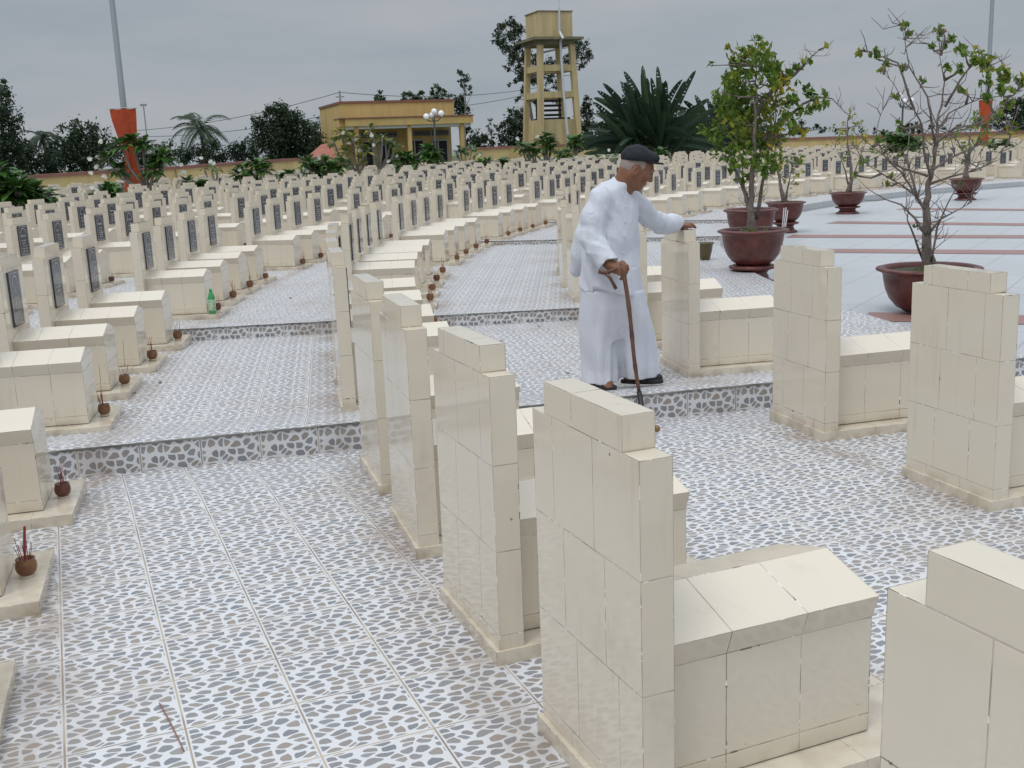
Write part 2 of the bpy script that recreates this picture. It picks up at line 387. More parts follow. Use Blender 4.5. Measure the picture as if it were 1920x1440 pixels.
# floors: one wedge between each pair of steps
TS = .29
bounds = [-75] + [c for c, _, _ in RIS] + [34, 46, 60, 75, 92, 112]
rot = {0: -22.5, 1: -9.3}
for k in range(len(bounds) - 1):
    a0, a1 = bounds[k], bounds[k + 1]; mb = MB()
    mid = (a0 + a1) / 2 if k else -18
    th = math.radians(-rot.get(k, -mid) if False else (22.5 if k == 0 else 9.3 if k == 1 else -mid))
    e1 = Vector((math.cos(th), math.sin(th), 0)); e2 = Vector((-math.sin(th), math.cos(th), 0))
    step = .25 if k < 5 else 1.0
    fine = sorted(set([a0, a1] + [a0 + (a1 - a0) * i / max(1, int((a1 - a0) / step)) for i in range(int((a1 - a0) / step) + 1)]))
    rs = [22.45, 24, 26, 28, 32, 36, 40, 44, 48, 53] if k < 5 else [22.45, 28, 32, 36, 40, 44, 48, 55]
    o0 = pol(25, a1 if k == 0 else a0)
    def vtx(r, a, side):
        c = a
        if abs(a - a0) < 1e-6: c = a0 + 1e-4
        p = pol(r, a); p.z = local_z(c if abs(a - a0) < 1e-6 else min(a, a1 - 1e-4) if abs(a - a1) < 1e-6 else a) + hill(r, a); return p
    def uvp(p):
        d = Vector((p.x, p.y, 0)) - Vector((o0.x, o0.y, 0)); return (d.dot(e1) / TS, d.dot(e2) / TS)
    for i in range(len(fine) - 1):
        for j in range(len(rs) - 1):
            q = [vtx(rs[j], fine[i], 0), vtx(rs[j], fine[i + 1], 1), vtx(rs[j + 1], fine[i + 1], 1), vtx(rs[j + 1], fine[i], 0)]
            mb.poly(q[::-1], 0, [uvp(p) for p in q[::-1]])
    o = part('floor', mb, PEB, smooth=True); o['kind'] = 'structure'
for c, lo, hi in RIS:
    mb = MB(); L = []
    rs = [22.45 + (50 - 22.45) * i / 40 for i in range(41)]
    for i in range(40):
        a = pol(rs[i], c); b = pol(rs[i + 1], c); zl0, zl1 = hill(rs[i], c), hill(rs[i + 1], c)
        A = [Vector((a.x, a.y, zl0 + lo - .03)), Vector((b.x, b.y, zl1 + lo - .03)), Vector((b.x, b.y, zl1 + hi - .008)), Vector((a.x, a.y, zl0 + hi - .008))]
        u0_, u1_ = rs[i] / TS, rs[i + 1] / TS
        v0 = (hi - lo + .022) / TS
        mb.poly(A, 0, [(u0_, .97 - v0), (u1_, .97 - v0), (u1_, .97), (u0_, .97)])
        dn = Vector((math.sin(math.radians(c)), math.cos(math.radians(c)), 0)) * -.006
        B = [A[3] + dn, A[2] + dn, A[2] + dn + Vector((0, 0, .009)), A[3] + dn + Vector((0, 0, .009))]
        mb.poly(B, 1); mb.poly([B[3], B[2], B[2] - dn * 2, B[3] - dn * 2], 1)
    o = part('floor_step', mb, [PEBR, EDGE]); o['kind'] = 'structure'
# inner edge wall of the floor down to the plaza
mb = MB()
aa = np.arange(-75, 112.1, .5)
for i in range(len(aa) - 1):
    a, b = float(aa[i]), float(aa[i + 1])
    za, zb = local_z(a + 1e-4), local_z(b - 1e-4)
    p, q = pol(22.45, a), pol(22.45, b)
    mb.poly([(q.x, q.y, -.25), (p.x, p.y, -.25), (p.x, p.y, za), (q.x, q.y, zb)], 0, [(b / 1.4, -.3), (a / 1.4, -.3), (a / 1.4, .3), (b / 1.4, .3)])
o = part('floor_edge', mb, GRAN); o['kind'] = 'structure'
PZ = -.15
# plaza paving inside the arc
mb = MB()
ths = math.radians(-33); e1 = Vector((math.cos(ths), math.sin(ths), 0)); e2 = Vector((-math.sin(ths), math.cos(ths), 0))
aa = list(np.arange(-75, 121, 3.0))
for i in range(len(aa) - 1):
    for ra, rb in ((.5, 12), (12, 22.46)):
        q = [pol(ra, aa[i], PZ), pol(rb, aa[i], PZ), pol(rb, aa[i + 1], PZ), pol(ra, aa[i + 1], PZ)]
        mb.poly(q, 0, [((p.x * e1.x + p.y * e1.y) / .55, (p.x * e2.x + p.y * e2.y) / .55) for p in q])
o = part('plaza', mb, GRAN); o['kind'] = 'structure'
def band(p0, p1, w, L):
    a = G(*p0, PZ); b = G(*p1, PZ); d = (b - a).normalized(); n = Vector((-d.y, d.x, 0))
    mb = MB(); z = Vector((0, 0, .005)); k = int(L / .5)
    for i in range(k):
        s, e_ = a + d * (i * L / k), a + d * ((i + 1) * L / k)
        mb.poly([s - n * w / 2 + z, e_ - n * w / 2 + z, e_ + n * w / 2 + z, s + n * w / 2 + z], 0, [(i, 0), (i + 1, 0), (i + 1, .999), (i, .999)])
    o = part('pink_paving_band', mb, PINK); o['kind'] = 'structure'
for p0, p1, w, L in (((1625, 594), (1915, 600), .50, 9), ((1475, 470), (1900, 473), .55, 10), ((1480, 443), (1900, 444), .55, 10), ((1560, 417), (1900, 421), .55, 10), ((1690, 391.5), (1900, 393.5), .55, 9)):
    band(p0, p1, w, L)
# ground to the horizon
mb = MB(); mb.poly([(-1500, -60, -.42), (1500, -60, -.42), (1500, 1500, -.42), (-1500, 1500, -.42)]); o = part('ground', mb, FIELD); o['kind'] = 'structure'

# ------------------------------------------------------------------ graves
T_, HW, CW = .0757, .253, .1857
def tq(mb, a, b, c, d, mi=0):               # one tile
    a, b, c, d = map(Vector, (a, b, c, d)); mb.poly([a, b, c, d], mi, [(0, 0), (1, 0), (1, 1), (0, 1)], ((b - a).length, (d - a).length))
def cuts(lo, hi, first, st=.2):
    r = [lo]; x = lo + first
    while x < hi - .02: r.append(x); x += st
    return r + [hi]
def headstone_mesh(v):
    mb = MB(); rows = [(.04, .085), (.085, .335), (.335, .585), (.585, .835)]
    offs = [(.14, .10, .155, .20), (.18, .14, .12, .09), (.10, .2, .16, .13)][v]
    for i, (z0, z1) in enumerate(rows):
        ys = cuts(-HW, HW, offs[i])
        for j in range(len(ys) - 1):
            y0, y1 = ys[j], ys[j + 1]
            tq(mb, (0, y1, z0), (0, y0, z0), (0, y0, z1), (0, y1, z1))
            tq(mb, (T_, y0, z0), (T_, y1, z0), (T_, y1, z1), (T_, y0, z1))
        tq(mb, (0, -HW, z0), (T_, -HW, z0), (T_, -HW, z1), (0, -HW, z1))
        tq(mb, (T_, HW, z0), (0, HW, z0), (0, HW, z1), (T_, HW, z1))
    z0, z1 = .835, .911
    for s in (-1, 1):
        y0, y1 = (-HW, -CW) if s < 0 else (CW, HW)
        tq(mb, (0, y0, z0), (T_, y0, z0), (T_, y1, z0), (0, y1, z0))
    ys = cuts(-CW, CW, offs[3] + .03)
    for j in range(len(ys) - 1):
        y0, y1 = ys[j], ys[j + 1]
        tq(mb, (0, y1, z0), (0, y0, z0), (0, y0, z1), (0, y1, z1)); tq(mb, (T_, y0, z0), (T_, y1, z0), (T_, y1, z1), (T_, y0, z1))
        tq(mb, (0, y0, z1), (T_, y0, z1), (T_, y1, z1), (0, y1, z1))
    tq(mb, (0, -CW, z0), (T_, -CW, z0), (T_, -CW, z1), (0, -CW, z1)); tq(mb, (T_, CW, z0), (0, CW, z0), (0, CW, z1), (T_, CW, z1))
    return mb.mesh('headstone', TILE)
def tomb_mesh(v, BL=.66):
    mb = MB(); xs = cuts(T_, BL, [.185, .2, .16][v] * (BL - T_) / .585, .2 * (BL - T_) / .585); w0, w1, zr = .165, .188, .450
    if len(xs) > 2 and xs[-1] - xs[-2] < .05: xs.pop(-2)
    for i in range(len(xs) - 1):
        a, b = xs[i], xs[i + 1]
        for s in (-1, 1):
            A = lambda x, y, z: (x, s * y, z)
            for (ya, za), (yb, zb) in (((w0, .045), (w0, .09)), ((w0, .09), (w0, .335)), ((w0, .335), (w1, .396)), ((w1, .396), (0, zr))):
                if s < 0: tq(mb, A(a, ya, za), A(b, ya, za), A(b, yb, zb), A(a, yb, zb))
                else: tq(mb, A(b, ya, za), A(a, ya, za), A(a, yb, zb), A(b, yb, zb))
    x = BL
    tq(mb, (x, -w0, .045), (x, w0, .045), (x, w0, .215), (x, -w0, .215)); tq(mb, (x, -w0, .215), (x, w0, .215), (x, w0, .335), (x, -w0, .335))
    tq(mb, (x, -w0, .335), (x, w0, .335), (x, w1, .396), (x, -w1, .396)); mb.poly([(x, -w1, .396), (x, w1, .396), (x, 0, zr)], 0, [(0, 0), (1, 0), (.5, 1)], (.3, .1))
    return mb.mesh('tomb_body', TILE)
def plinth_mesh(x1=.855):
    mb = MB(); x0, w, h = -.014, .262, .042
    xs = cuts(x0, x1, .29, .3)
    for i in range(len(xs) - 1):
        a, b = xs[i], xs[i + 1]
        tq(mb, (a, -w, -.12), (b, -w, -.12), (b, -w, h), (a, -w, h)); tq(mb, (b, w, -.12), (a, w, -.12), (a, w, h), (b, w, h))
        tq(mb, (a, -w, h), (b, -w, h), (b, 0, h), (a, 0, h)); tq(mb, (a, 0, h), (b, 0, h), (b, w, h), (a, w, h))
    tq(mb, (x1, -w, -.12), (x1, w, -.12), (x1, w, h), (x1, -w, h)); tq(mb, (x0, w, -.12), (x0, -w, -.12), (x0, -w, h), (x0, w, h))
    return mb.mesh('plinth', TILE)
def plaque_mesh(seed):
    R = random.Random(seed); mb = MB(); w, z0, z1 = .114, .475, .815; x = T_ + .002; h = z1 - z0
    mb.box(T_ - .002, T_ + .012, -w, w, z0, z1, 0)
    xf = T_ + .0128
    def q(y0, y1, a, b): mb.poly([(xf, y0, a), (xf, y1, a), (xf, y1, b), (xf, y0, b)], 1)
    def bar(p, q_, t):
        p = Vector((xf, *p)); q_ = Vector((xf, *q_)); d = (q_ - p).normalized(); n = Vector((0, -d.z, d.y)) * t / 2
        mb.poly([p - n, q_ - n, q_ + n, p + n], 1)
    m = w - .012                            # border line with cut corners
    pts = [(-m, z0 + .03), (-m + .02, z0 + .012), (m - .02, z0 + .012), (m, z0 + .03), (m, z1 - .03), (m - .02, z1 - .012), (-m + .02, z1 - .012), (-m, z1 - .03)]
    for i in range(8): bar(pts[i], pts[(i + 1) % 8], .0035)
    for i in range(10):                     # arch
        a, b = math.pi * i / 10, math.pi * (i + 1) / 10
        bar((.062 * math.cos(a), z1 - .092 + .062 * math.sin(a)), (.062 * math.cos(b), z1 - .092 + .062 * math.sin(b)), .006)
    def line(z, ht, half):                  # unreadably small carved lettering
        y = -half
        while y < half - .006:
            cw = ht * R.uniform(.45, .75); k = R.random()
            if k > .12:
                q(y, y + .0035, z, z + ht)
                if k > .3: q(y, y + cw * .8, z + ht * R.choice((0, .42, .8)), z + ht * R.choice((0, .42, .8)) + .004)
                if k > .5: q(y + cw * .7, y + cw * .7 + .0032, z, z + ht)
            y += cw + .004
    line(z1 - .128, .026, .072)
    z = z1 - .165
    for i in range(5):
        line(z - .012, .016, R.uniform(.04, .068)); z -= .030
    return mb.mesh('plaque', [SLATE, LETTER])
HM = [headstone_mesh(i) for i in range(3)]; TM = [tomb_mesh(i) for i in range(3)] + [tomb_mesh(i, .612) for i in range(3)]; PM = plinth_mesh(); PML = plinth_mesh(.735); QM = [plaque_mesh(i) for i in range(6)]
protos = []
for i in range(6):
    pr = thing('grave', 'grave', 'grave')
    obj('headstone', HM[i % 3], pr); h = pr.children[0]
    obj('plaque', QM[i], h); obj('tomb_body', TM[(i // 2) % 3], pr); obj('plinth', PM, pr)
    protos.append(pr)
# rows: radius of the headstone backs; angles of the graves
ROWS = []
def pattern(r, n, ped=None, lo=-30, hi=100):
    out = []
    for k in range(-3, 13):
        c = -9.1 + 8.77 * k; st = math.degrees(.883 / r) if ped is None else ped
        for i in range(n):
            a = c + (i - (n - 1) / 2) * st
            if lo < a < hi: out.append(a)
    return out
Rr = [-20.45, -17.77, -15.15, -11.39, -9.0, -6.5] + [a for a in pattern(24.63, 3, 2.6) if a > -5]
Tr = [-23.24, -20.68, -18.79, -16.88, -15.16, -11.80, -10.0, -8.2, -6.4] + [a for a in pattern(26.79, 4, 1.8) if a > -5]
Lr = [-20.55, -18.78, -16.87, -14.96, -11.72, -9.93, -8.17, -6.37, -2.96, -1.12, .74, 2.53] + [a for a in pattern(28.85, 4, 1.76) if a > 4]
ROWS.append((24.63, Rr, 'plaza')); ROWS.append((26.79, Tr, 'middle')); ROWS.append((28.78, Lr, 'left'))
for k in range(1, 10):
    r = 28.85 + 1.96 * k
    n = max(4, int((r * math.radians(8.77) - .55) / .885) + 1)
    ROWS.append((r, pattern(r, n), k))
LOFF = {-18.78: .045, -20.55: .045, -16.87: .02, -11.72: .015, -9.93: .03, -8.17: -.01, -6.37: -.045, -2.96: -.07, -1.12: -.03, 2.53: .04}
cand = []
for ri, (r, angs, nm) in enumerate(ROWS):
    for ai, a in enumerate(angs):
        if ri == 2: a_ = LOFF.get(a, 0)
        else: a_ = 0
        p = pol(r + a_, a); p.z = hill(r, a)
        pts = [proj(p + Vector((0, 0, h))) for h in (0.0, .9)]
        tip = pol(r - .85, a, 0.2); pts.append(proj(tip))
        pts = [q for q in pts if q]
        vis = any(-150 < q[0] < 2070 and -50 < q[1] < 1900 for q in pts)
        if not vis: continue
        cand.append((math.hypot(p.x, p.y), ri, ai, a, p, r, nm))
cand.sort(key=lambda t: t[0])
near = cand[:300]; far = cand[300:]
cnt = {}
near.sort(key=lambda t: (t[1], t[3]))
potspots = []
for d, ri, ai, a, p, r, nm in near:
    cnt[ri] = cnt.get(ri, 0) + 1; n = cnt[ri]
    g = copy_tree(protos[(ri * 5 + ai * 7 + (ai // 3)) % 6])
    if ri >= 2:
        for ch in g.children:
            if ch.name.startswith('tomb_body'): ch.data = TM[3 + ai % 3]
            if ch.name.startswith('plinth'): ch.data = PML
    g.location = p; rz = math.atan2(CY - p.y, CX - p.x)
    jit = 0
    if ri == 1 and n <= 5: jit = [0, math.radians(1.8), math.radians(1.8), 0, math.radians(1.5)][n - 1]
    g.rotation_euler = (random.uniform(-.006, .006), random.uniform(-.006, .006), rz + jit + random.uniform(-.012, .012))
    if nm == 'plaza': lab = f'cream tiled grave, {ordw(n)} from the camera in the row along the plaza pots'
    elif nm == 'middle': lab = f'cream tiled grave, {ordw(n)} from the camera in the row left of the old man'
    elif nm == 'left': lab = f'cream tiled grave, {ordw(n)} from the camera in the row left of the pebbled aisle'
    else: lab = f'cream grave with black plaque, {ordw(n)} from the left in the {ordw(nm)} row behind the aisles'
    tag(g, lab, 'grave', {'plaza': 'graves along the plaza edge', 'middle': 'graves in the row beside the old man', 'left': 'graves left of the pebbled aisle'}.get(nm, 'graves in the rows behind the aisles'))
    if ri == 1 and n == 2:
        mb = MB(); mb.ball((T_ + .007, -CW + .006, .872), .0075, k=8); part('bolt', mb, BRASS, [ch for ch in g.children if ch.name.startswith('headstone')][0])
    if ri <= 4: potspots.append((ri, n, a, p, g.rotation_euler[2], d))
for pr in protos:
    for ch in list(pr.children):
        for g2 in list(ch.children): bpy.data.objects.remove(g2)
        bpy.data.objects.remove(ch)
    bpy.data.objects.remove(pr)
if far:
    mb = MB()
    for d, ri, ai, a, p, r, nm in far:
        M = Matrix.Translation(p) @ Matrix.Rotation(math.atan2(CY - p.y, CX - p.x), 4, 'Z')
        for me in (HM[ai % 3], TM[3 + ri % 3], PML, QM[(ai * 5 + ri) % 6]):
            i0 = len(mb.v); mb.v += [tuple(M @ v.co) for v in me.vertices]
            pl = me is QM[(ai * 5 + ri) % 6]
            ud = me.uv_layers['UVMap'].data; ed = me.uv_layers['ext'].data
            for f in me.polygons:
                mb.f.append(tuple(i0 + k for k in f.vertices)); mb.m.append((1 + f.material_index) if pl else 0)
                mb.uv += [tuple(ud[k].uv) for k in f.loop_indices]; mb.ext += [tuple(ed[k].uv) for k in f.loop_indices]; mb.c += [.5] * len(f.vertices)
    o = part('far_graves', mb, [TILE, SLATE, LETTER]); tag(o, 'mass of small far cream graves before the yellow wall', 'graves', kind='stuff')

# ------------------------------------------------------------------ incense pots
def pot_mesh(kind):
    mb = MB(); prof = [(.020, .014), (.033, .017), (.043, .030), (.0475, .048), (.0470, .066), (.0425, .079), (.0410, .083), (.0435, .088), (.0435, .091), (.037, .091), (.034, .080), (.001, .078)]
    mb.lathe(prof, 18)
    return mb.mesh('bowl', {0: CLAY, 1: CLAY2, 2: CLAYW}[kind], True)
def feet_mesh():
    mb = MB(); mb.lathe([(.026, 0), (.034, .001), (.033, .012), (.024, .018), (.018, .012)], 14)
    return mb.mesh('foot_ring', ASH, True)
POTM = [pot_mesh(i) for i in range(3)]; FEET = feet_mesh()
def stick_mesh(seed, kind):
    R = random.Random(seed); mb = MB(); L = R.uniform(.07, .17) if kind < 2 else .34 if kind == 2 else R.uniform(.13, .19)
    tx, ty = R.uniform(-.25, .25), R.uniform(-.25, .25); x, y = R.uniform(-.018, .018), R.uniform(-.018, .018)
    f = lambda q: (x + tx * L * q, y + ty * L * q, .068 + L * q)
    if kind == 3: mb.tube([f(0), f(.35), f(.38), f(.97), f(1)], [.0022, .0022, .0058, .0062, .003], 7)
    else: mb.tube([f(0), f(.5), f(1)], [.0018, .0017, .0014], 5)
    return mb.mesh('incense_stick', STICK if kind in (0, 3) else STICKD)
SM = [stick_mesh(i, 0 if i < 8 else 1 if i < 10 else 2) for i in range(13)] + [stick_mesh(20 + i, 3) for i in range(3)]
rowname = {0: 'plaza row', 1: 'middle row', 2: 'left row', 3: 'first rear row', 4: 'second rear row'}
for ri, n, a, p, rz, d in potspots:
    if d > 33: continue
    off = {0: .77, 1: .79, 2: .672}.get(ri, .68)
    pp = Vector(p) + Vector((math.cos(rz) * off, math.sin(rz) * off, .0425))
    if (ri in (0, 1) and a < -12) or a < -18: continue       # none can be seen at the near stones
    q = proj(pp)
    if not q or not (-60 < q[0] < 1980): continue
    kind = 2 if ri == 0 else (1 if (n * 7 + ri) % 5 == 0 else 0)
    cname = ['small brown clay incense pot', 'small dark red incense pot', 'small blue and white incense pot'][kind]
    t = thing('incense_pot', f'{cname} at {ordw(n)} grave from camera, {rowname[ri]}', 'incense pot', pp, random.uniform(0, 6), 'incense pots at the feet of the graves')
    s = random.uniform(.72, .86) * (.9 if ri == 2 and a < -12 else 1.0); t.scale = (s, s, s)
    obj('bowl', POTM[kind], t); obj('foot_ring', FEET, t)
    k = random.choice((3, 5, 6, 7)) if ri < 3 else 3
    if ri == 2 and a < -14: k = 11
    for i in range(k):
        o = obj('incense_stick', SM[random.choice(range(8)) if kind != 2 and random.random() < .8 else random.choice((8, 9))], t); o.rotation_euler = (0, 0, random.uniform(0, 6.28))
    if ri == 2 and a < -16:
        for q_ in (13, 14):
            o = obj('incense_stick', SM[q_], t); o.rotation_euler = (0, 0, q_ * 1.3)
    if random.random() < .45 and ri in (1, 2):
        o = obj('incense_stick', SM[random.choice((10, 11, 12))], t); o.rotation_euler = (0, 0, random.uniform(0, 6.28))
# loose stick on the floor
mb = MB(); a, b, c = G(299, 1318, .004), G(318, 1352, .004), G(345, 1408, .004); mb.tube([a, b, c], .0018, 5)
o = part('incense_stick', mb, mat('dull_red_stick', (.26, .13, .10), .8)); tag(o, 'thin reddish incense stick lying on the pebble floor', 'incense stick')
# a few dry leaves on the floor
DRY = mat('dry_leaf', (.16, .10, .045), .8)
for k, q in enumerate(((893, 703), (760, 775), (640, 555), (1010, 612), (965, 505), (938, 640), (300, 717), (253, 737), (545, 559), (1065, 700))):
    c = G(*q, .003); R = random.Random(k); a = R.uniform(0, 6.28); d = Vector((math.cos(a), math.sin(a), 0)); n = Vector((-d.y, d.x, 0)); L = R.uniform(.018, .032); mb = MB()
    z = Vector((0, 0, .008)); mb.raw([-d * L, n * L * .4 + z, d * L + z * .4, -n * L * .4 + z * .3, -d * L + Vector((0, 0, .001)), n * L * .4 + z * 1.12, d * L + z * .5, -n * L * .4 + z * .42], [(0, 3, 2, 1), (4, 5, 6, 7)])
    o = part('dry_leaf', mb, DRY); o.location = c; tag(o, 'tiny dry brown leaf lying on the pebble floor', 'leaf', 'dry leaves on the pebble floor')
# ------------------------------------------------------------------ boundary wall
def wall_run(label, pts, group='yellow boundary walls', last=True):
    base = Vector(pts[0]); base.z = 0
    t = thing('boundary_wall', label, 'wall', (base.x, base.y, 0), 0, group)
    mb = MB(); cp = MB(); acc = 0
    P = [Vector(p) - base for p in pts]
    for i in range(len(P) - 1):
        a, b = P[i], P[i + 1]; d = Vector((b.x - a.x, b.y - a.y, 0)); L = d.length; d /= L; n = Vector((-d.y, d.x, 0)) * .1
        za, zb = a.z, b.z; A, B = Vector((a.x, a.y, 0)), Vector((b.x, b.y, 0))
        def pr(m, w, z0a, z0b, z1a, z1b):
            nn = n.normalized() * w
            v = [A - nn + Vector((0, 0, z0a)), B - nn + Vector((0, 0, z0b)), B + nn + Vector((0, 0, z0b)), A + nn + Vector((0, 0, z0a)),
                 A - nn + Vector((0, 0, z1a)), B - nn + Vector((0, 0, z1b)), B + nn + Vector((0, 0, z1b)), A + nn + Vector((0, 0, z1a))]
            m.raw(v, [(0, 3, 2, 1), (4, 5, 6, 7), (0, 1, 5, 4), (2, 3, 7, 6), (1, 2, 6, 5), (0, 4, 7, 3)])
        pr(mb, .1, -.5, -.5, za - .13, zb - .13); pr(cp, .17, za - .13, zb - .13, za, zb)
        k = max(1, int(L / 3.4))
        for j in range(k + (1 if i == len(P) - 2 and last else 0)):
            f = j / k; q = A.lerp(B, f); z = za + (zb - za) * f
            c = MB(); M = Matrix.Translation(q) @ Matrix.Rotation(math.atan2(d.y, d.x), 4, 'Z')
            c.box(-.16, .16, -.16, .16, -.5, z - .132, M=M); part('pillar', c, YELP, t)
    part('wall_panel', mb, YELW, t); part('coping', cp, RUST, t)
YELP = mat('ochre_pillar', (.47, .34, .14), .85, noise=(1.5, (.38, .27, .12), .7))
wall_run('long yellow wall with red-brown coping behind the left graves', [D(-900, 372, 30), D(-160, 334, 37), D(60, 327.5, 40), D(330, 311.5, 46), D(470, 301.5, 50), D(612, 293, 55)])
wall_run('yellow panelled wall with red-brown coping between house and water tower', [D(868, 277.5, 61), D(960, 273.5, 62), D(1040, 271, 62.5), D(1135, 267, 63), D(1222, 266, 63)], last=False)
wall_run('yellow wall with red-brown coping behind the potted trees at right', [D(1225, 266, 63), D(1400, 261, 63), D(1600, 254.5, 62), D(1760, 249.5, 60), D(1960, 243, 56)])

# ------------------------------------------------------------------ yellow building
BA = math.radians(20)
bo = D(645, 300, 70); bo.z = 0
BM = Matrix.Translation(bo) @ Matrix.Rotation(BA, 4, 'Z'); BI = BM.inverted()
bld = thing('yellow_building', 'single-storey yellow building with flat canopy, columns and dark doors', 'building', bo, BA)
def bx(px, py, yl):                         # local x, z where the pixel's ray meets the local plane y = yl
    o = BI @ CO; d = BI.to_3x3() @ ray(px, py); p = o + d * ((yl - o.y) / d.y); return p.x, p.z
zt = bx(645, 190, 0)[1]; xr = bx(851, 200, 0)[0]
yw = .9                                      # wall with the doors
mb = MB(); mb.box(0, xr, yw, 7, -.5, zt - .14); mb.box(0, xr, 0, yw, 3.75, zt - .14); mb.box(0, .22, -.02, yw, -.5, 3.75); part('wall', mb, YEL, bld)
mb = MB(); mb.box(-.06, xr + .06, -.06, 7.06, zt - .14, zt); part('coping', mb, RUST, bld)
x0, z0 = bx(636, 222, -1.7); x1 = bx(886, 210, -1.7)[0]
mb = MB(); mb.box(x0 + .35, x1, -1.75, -.063, z0 - .50, z0 - .05); mb.box(x0, x0 + .35, -1.5, -.063, z0 - .50, z0 - .05)
part('canopy', mb, YEL, bld)
mb = MB(); mb.box(x0 - .03, x1 + .05, -1.80, -.065, z0 - .05, z0 + .02); part('canopy_edge', mb, RUST, bld)
mb = MB()
for yy in (-1.5, -.9, -.3): mb.box(x0 + .4, x1 - .1, yy - .05, yy + .05, z0 - .68, z0 - .50)
part('soffit_beam', mb, WHITE, bld)
for px in (670, 769, 867):
    xx = bx(px, 280, -1.45)[0]; mb = MB(); mb.box(xx - .13, xx + .13, -1.58, -1.32, -.5, z0 - .51); part('column', mb, YEL, bld)
for pa, pb in ((681, 698), (713, 741), (768, 793), (812, 838)):
    xa = bx(pa, 285, yw)[0]; xb = bx(pb, 285, yw)[0]; za = bx(pa, 267 if pa < 760 else 264.5, yw)[1]
    mb = MB(); mb.box(xa, xb, yw - .05, yw - .002, -.4, za); dr = part('door', mb, DARKIN, bld)
    mb = MB(); mb.box(xa - .09, xa, yw - .1, yw - .003, -.4, za + .09); mb.box(xb, xb + .09, yw - .1, yw - .003, -.4, za + .09); mb.box(xa, xb, yw - .1, yw - .003, za, za + .09)
    if xb - xa > .7: mb.box(xa + (xb - xa) * .32, xa + (xb - xa) * .42, yw - .1, yw - .051, -.4, za)
    part('door_frame', mb, FRAME, dr)
for pa, pb in ((676, 745), (774, 842)):
    xa = bx(pa, 255, yw)[0]; xb = bx(pb, 255, yw)[0]; zb_ = bx(pa, 259 if pa < 700 else 255.5, yw)[1]; zc = zb_ + .33
    mb = MB(); mb.box(xa, xb, yw - .04, yw - .002, zb_, zc); lv = part('louvre_window', mb, DARKIN, bld)
    mb = MB()
    for k in range(4): mb.box(xa, xb, yw - .075, yw - .041, zb_ + .02 + k * .085, zb_ + .045 + k * .085)
    for k in range(3): mb.box(xa + (xb - xa) * k / 2 - .03, xa + (xb - xa) * k / 2 + .03, yw - .08, yw - .041, zb_ - .02, zc + .02)
    part('louvre_frame', mb, FRAME, lv)
# little house with the orange roof beyond the wall
ho = D(598, 300, 66); ho.z = 0
h = thing('small_house', 'small house with an orange tiled roof beside the yellow building', 'house', ho, .2)
mb = MB(); mb.box(-.55, .8, 0, 3, -.5, 1.5); part('wall', mb, WHITE, h)
mb = MB(); mb.raw([(-.75, -.3, 1.5), (1.0, -.3, 1.5), (1.0, 3.3, 1.5), (-.75, 3.3, 1.5), (.25, 1.5, 2.3), (.9, 1.5, 2.3)], [(0, 1, 5, 4), (1, 2, 5), (2, 3, 4, 5), (3, 0, 4), (0, 3, 2, 1)]); part('roof', mb, ROOF, h)

# ------------------------------------------------------------------ water tower
to = D(1013, 285, 70); to.z = 0
TA = math.radians(19.7)
tw = thing('water_tower', 'weathered yellow concrete water tower on four leaning legs', 'water tower', to, TA)
LB, LT, ZT = 2.85, 2.12, D(1040, 76, 71).z                 # footprint below and above, height of the deck
def inset(z): return (LB - LT) / 2 * max(0, min(1, z / ZT))
cs = [(0, 0), (1, 0), (1, 1), (0, 1)]
def corner(i, z): a = inset(z); return Vector((a + cs[i][0] * (LB - 2 * a), a + cs[i][1] * (LB - 2 * a), z))
for i in range(4):
    mb = MB(); w = .17
    v = []
    for z in (-.5, ZT):
        p = corner(i, max(z, 0)); p.z = z
        for sx, sy in ((-1, -1), (1, -1), (1, 1), (-1, 1)): v.append(p + Vector((sx * w, sy * w, 0)))
    mb.raw(v, [(0, 3, 2, 1), (4, 5, 6, 7)] + [(k, (k + 1) % 4, 4 + (k + 1) % 4, 4 + k) for k in range(4)]); part('leg', mb, YELT, tw)
for z in (D(1040, 178, 71).z, D(1040, 128, 71).z):
    for i in range(4):
        a, b = corner(i, z), corner((i + 1) % 4, z); d = (b - a).normalized(); M = Matrix.Translation(a) @ Matrix.Rotation(math.atan2(d.y, d.x), 4, 'Z')
        mb = MB(); mb.box(.171, (b - a).length - .171, -.12, .12, -.19, .19, M=M); part('beam', mb, YELT, tw)
zb_ = D(1040, 224, 71).z
mb = MB(); v = []
for z in (-.5, zb_):
    for i in range(4): p = corner(i, max(z, 0)); c0 = Vector((LB / 2, LB / 2, 0)); q = p + (c0 - Vector((p.x, p.y, 0))).normalized() * .12; q.z = z; v.append(q)
mb.raw(v, [(0, 3, 2, 1), (4, 5, 6, 7)] + [(k, (k + 1) % 4, 4 + (k + 1) % 4, 4 + k) for k in range(4)]); part('base_room', mb, YELT, tw)
mb = MB(); a = inset(ZT)
mb.box(a - .2, LB - a + .2, a - .2, LB - a + .2, ZT - .28, ZT - .001); mb.box(a - .62, LB - a + .62, a - .62, LB - a + .62, ZT, ZT + .16); part('deck', mb, STAIN, tw)
mb = MB(); mb.box(a - .08, LB - a + .08, a - .08, LB - a + .08, ZT + .161, ZT + 1.72); part('tank', mb, YELT, tw)
mb = MB(); mb.box(a - .13, LB - a + .13, a - .13, LB - a + .13, ZT + 1.721, ZT + 1.78); part('tank_lid', mb, STAIN, tw)
mb = MB(); mb.box(.55, 2.35, .5, 2.3, zb_ + .002, zb_ + .12)
for k in range(4): mb.box(.55, 2.35, 1.9, 1.98, zb_ + .25 + .3 * k, zb_ + .4 + .3 * k)
